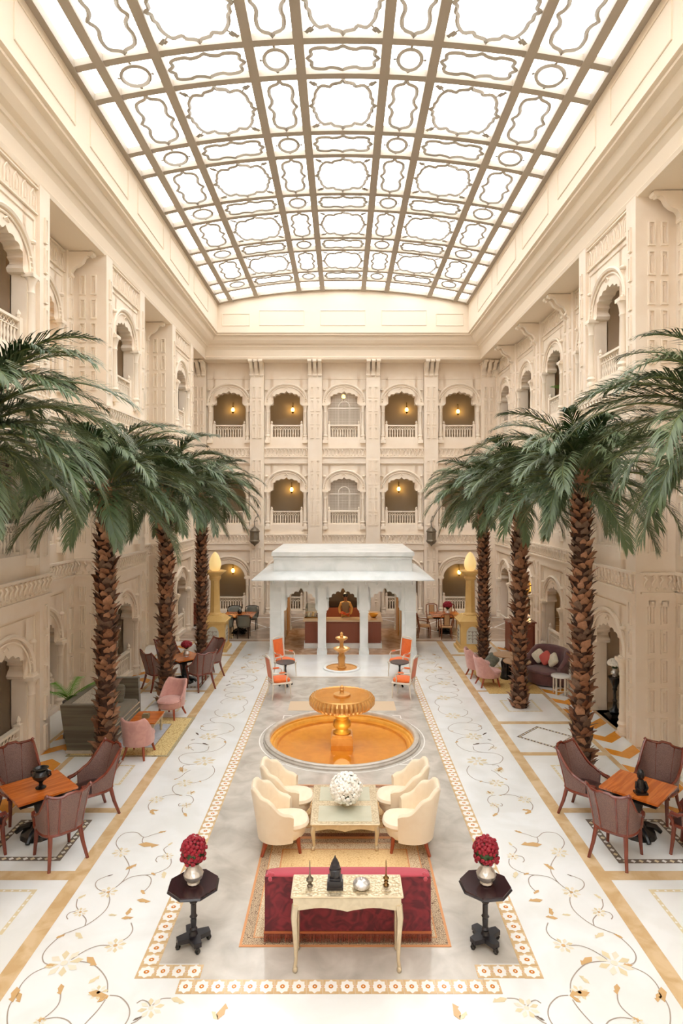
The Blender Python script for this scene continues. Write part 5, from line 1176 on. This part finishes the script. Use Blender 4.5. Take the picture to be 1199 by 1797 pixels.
# ---- desk
t = thing('reception_desk', 'red-brown wooden desk behind the middle right palm', 'desk', (5.95, 20.9, 0)); b = MB(RDW); b.bx(-.42,.42,-.3,.3,.05,.98); b.build('body', t)
b = MB(MAH); b.bx(-.46,.46,-.34,.34,.98,1.02); b.build('top', t); b = MB(MAH); b.bx(-.44,.44,-.32,.32,0,.05); b.build('plinth', t)
for x in (-.2, .2): b = MB(MAH); b.tube([(x-.16,-.31,.15),(x+.16,-.31,.15),(x+.16,-.31,.88),(x-.16,-.31,.88)], .014, 4, closed=True); b.build('panel_moulding', t)
t = thing('sideboard', 'red-brown wooden sideboard by the left wall beyond the palms', 'sideboard', (-6.1, 25.6, 0)); b = MB(RDW); b.bx(-.3,.3,-.6,.6,.08,.9); b.build('body', t); b = MB(MAH); b.bx(-.33,.33,-.63,.63,.9,.94); b.build('top', t)
for y in (-.3, .3): b = MB(MAH); b.bx(.3,.315,y-.26,y+.26,.14,.84); b.build('door', t)
for x in (-.25, .25):
    for y in (-.55, .55): b = MB(MAH); b.box(x, y, 0, .05, .05, .09); b.build('foot', t)

# ---- grey dining set (left) and cane dining set (right)
def grey_chair(label, loc, rz):
    t = thing('grey_chair', label, 'chair', loc, rz, 'grey upholstered chairs at the far left table'); GU = bpy.data.materials.get('grey_upholstery') or mat('grey_upholstery', (124,124,114), .7)
    zt = lambda d: .84-.0*d if abs(d) < 40 else .84-.12*((abs(d)-40)/30)
    b = MB(GU); shell(b, .25, .24, -70, 70, .46, zt, .04, .08, 20, .7, lean=.15); b.build('backrest', t)
    b = MB(BLK); b.tube([(-.23,.12,.44),(-.27,.16,.7),(-.25,.24,.84),(-.12,.33,.87),(.12,.33,.87),(.25,.24,.84),(.27,.16,.7),(.23,.12,.44)], .018, 6); b.build('frame', t)
    b = MB(GU); b.pillow(0,-.02,.43,.46,.46,.1,.5); b.build('seat', t); legs(t, [(-.19,-.19,0,-.02),(.19,-.19,0,-.02),(-.18,.18,-.02,.06),(.18,.18,.02,.06)], .42, BLK, .022, .014); return t
g0 = grey_chair('grey upholstered chair seen from behind, front right of the far left table', (-3.65, 22.95, 0), PI)
dup(g0, 'grey upholstered chair seen from behind, half hidden by the left egg pillar', (-4.28, 22.95, 0), PI); dup(g0, 'grey upholstered chair beyond the table, just right of the left egg pillar', (-4.3, 24.45, 0), 0); dup(g0, 'grey upholstered chair beyond the table, nearest the pavilion', (-3.6, 24.45, 0), 0)
t = table('dining table with orange wood top between the grey chairs', (-3.95, 23.7, 0), 0, None, 1.15, .72)
small('teapot_stand', 'dark tea set standing on the table between the grey chairs', 'tableware', (-3.95, 23.8, .722), [(.06,0),(.09,.04),(.09,.1),(.04,.14),(.015,.17)], BLK, 12)
def cane_chair(label, loc, rz):
    t = thing('cane_armchair', label, 'chair', loc, rz, 'wooden cane-backed chairs at the far right table'); WD = bpy.data.materials.get('walnut_wood') or mat('walnut_wood', (138,78,46), .4); CN = bpy.data.materials.get('light_cane') or mat('light_cane', (214,172,124), .7, col2=(180,136,92), scale=70, kind='voronoi')
    b = MB(WD); b.tube([(-.2,.22,.42),(-.22,.26,.7),(-.21,.3,.88),(-.1,.31,.93),(.1,.31,.93),(.21,.3,.88),(.22,.26,.7),(.2,.22,.42)], .022, 6)
    for x in (-.1, .1): b.tube([(x,.24,.5),(x,.3,.9)], .013, 5)
    b.tube([(-.2,.24,.5),(.2,.24,.5)], .016, 5); b.build('back_frame', t)
    b = MB(CN); b.add([(-.1,.245,.5),(.1,.245,.5),(.1,.3,.9),(-.1,.3,.9)], [(0,1,2,3)]); b.build('cane_panel', t)
    for s in (-1, 1): b = MB(WD); b.tube([(s*.21,.25,.68),(s*.26,.08,.66),(s*.26,-.14,.62),(s*.24,-.18,.42)], .018, 6); b.build('arm', t)
    b = MB(CN); b.pillow(0,0,.43,.46,.44,.07,.4); b.build('seat', t); legs(t, [(-.2,-.19,0,-.01),(.2,-.19,0,-.01),(-.18,.2,-.01,.06),(.18,.2,.01,.06)], .42, WD, .022, .014); return t
k0 = cane_chair('cane-backed wooden armchair in profile, right beside the pavilion', (3.02, 23.0, 0), PI/2)
dup(k0, 'cane-backed wooden chair nearest the camera at the far right table', (3.78, 22.85, 0), PI); dup(k0, 'cane-backed wooden chair beyond the table, left of the red flowers', (3.55, 24.6, 0), 0); dup(k0, 'cane-backed wooden chair beyond the table, right of the red flowers', (4.25, 24.6, 0), 0)
table('wooden dining table between the cane-backed chairs right of the pavilion', (3.9, 23.75, 0), 0, None, 1.1, .72)
t = thing('flower_vase', 'silver vase of dark red flowers on the far right dining table', 'flower vase', (3.98, 23.6, .722), 0, 'vases of red flowers'); vase(t, .8); bouquet(t, .36, .17, RFL, 60, 15, .045, .85, -.4)

# ================================================================= THE ATTENDANT
def skin_body(name, verts, edges, radii, root, levels, mats, pick, parent):
    me = bpy.data.meshes.new(name); me.from_pydata(verts, edges, []); o = bpy.data.objects.new(name, me); C.objects.link(o)
    m = o.modifiers.new('s', 'SKIN'); sv = me.skin_vertices[0].data if me.skin_vertices else None
    if sv is None:
        bm = bmesh.new(); bm.from_mesh(me); bm.verts.layers.skin.verify(); bm.to_mesh(me); bm.free(); sv = me.skin_vertices[0].data
    for i, r in enumerate(radii): sv[i].radius = r if isinstance(r, tuple) else (r, r); sv[i].use_root = (i == root)
    s = o.modifiers.new('d', 'SUBSURF'); s.levels = levels
    dg = bpy.context.evaluated_depsgraph_get(); dg.update(); nm = bpy.data.meshes.new_from_object(o.evaluated_get(dg)); bpy.data.objects.remove(o)
    nm.materials.clear()
    for x in mats: nm.materials.append(x)
    for p in nm.polygons: p.use_smooth = True; p.material_index = pick(p.center)
    return place(nm, name, parent)
pr = thing('person', 'dark-haired attendant in yellow tunic and grey waistcoat arranging flowers behind the counter', 'person', (.09, Y0+1.75, .02), 0)
V = [(0,.02,.92),(0,.02,1.08),(0,.0,1.24),(0,-.02,1.38),(0,-.02,1.45),(0,-.03,1.5),(0,-.05,1.58),(0,-.06,1.66),
     (-.15,0,1.38),(-.22,-.02,1.2),(-.2,-.16,1.06),(-.1,-.3,1.06),(.15,0,1.38),(.23,-.02,1.2),(.2,-.16,1.04),(.08,-.3,1.02),
     (-.09,.02,.84),(-.1,.0,.48),(-.1,.02,.08),(-.1,-.12,.03),(.09,.02,.84),(.1,.0,.48),(.1,.02,.08),(.1,-.12,.03)]
E = [(0,1),(1,2),(2,3),(3,4),(4,5),(5,6),(6,7),(3,8),(8,9),(9,10),(10,11),(3,12),(12,13),(13,14),(14,15),(0,16),(16,17),(17,18),(18,19),(0,20),(20,21),(21,22),(22,23)]
Rr = [(.15,.11),(.14,.1),(.15,.11),(.13,.09),.055,.055,(.075,.095),(.07,.085),.06,.048,.04,.028,.06,.048,.04,.028,.085,.06,.042,.035,.085,.06,.042,.035]
def pick(c):
    if c.z > 1.45 or c.y < -.25 and c.z > .8: return 0
    if abs(c.x) < .15 and 1.0 < c.z < 1.42 and c.y < .3 and abs(c.x) < .135: return 2
    return 1
try:
    PB = skin_body('body', V, E, Rr, 0, 2, [SKIN, TUN, VST], pick, pr)
except Exception as ex: PB = pr; print('skin failed', ex)
b = MB(HAIR); b.pillow(0, -.035, 1.665, .185, .22, .17, .9, nu=14); b.build('hair', PB)
b = MB(SKIN); b.tube([(0,-.14,1.64),(0,-.165,1.6),(0,-.145,1.595)], [.008,.015,.01], 6); b.build('nose', PB)
for s in (-1, 1):
    b = MB(HAIR); b.lathe([(.001,-.008),(.011,0),(.001,.008)], s*.03, -.135, 6, z=1.635); b.build('eye', PB); b = MB(SKIN); b.pillow(s*.085,-.04,1.62,.02,.04,.06,.9,nu=8,nv=5); b.build('ear', PB)
b = MB(mat('lips', (140,74,66), .5)); b.tube([(-.025,-.14,1.565),(0,-.15,1.567),(.025,-.14,1.565)], .006, 5); b.build('mouth', PB)
for s, x, y, z in ((-1,-.1,-.3,1.06),(1,.08,-.3,1.02)):
    b = MB(SKIN); b.pillow(x, y-.03, z, .07, .08, .035, .8, nu=10, nv=6)
    for k, l in enumerate((.05,.06,.056,.045)): xx = x-.026+.017*k; b.tube([(xx,y-.06,z),(xx,y-.06-l*.6,z-.005),(xx,y-.06-l*.8,z-.03)], .0085, 5)
    b.tube([(x-s*.03,y-.02,z),(x-s*.05,y-.05,z-.01),(x-s*.045,y-.08,z-.02)], .01, 5); b.build('hand', PB)
t = thing('flower_garland', 'orange and red flowers held in the hands of the attendant', 'flowers', (.08, Y0+1.34, 1.02)); b = MB(mat('marigold', (226,96,40), .6)); R = random.Random(4)
for k in range(26): b.lathe([(.001,-.025),(.032,0),(.001,.025)], -.16+.28*k/25+R.uniform(-.02,.02), R.uniform(-.04,.02), 6, z=.11-.003*k+R.uniform(-.03,.05))
b.build('blooms', t, kind='stuff')
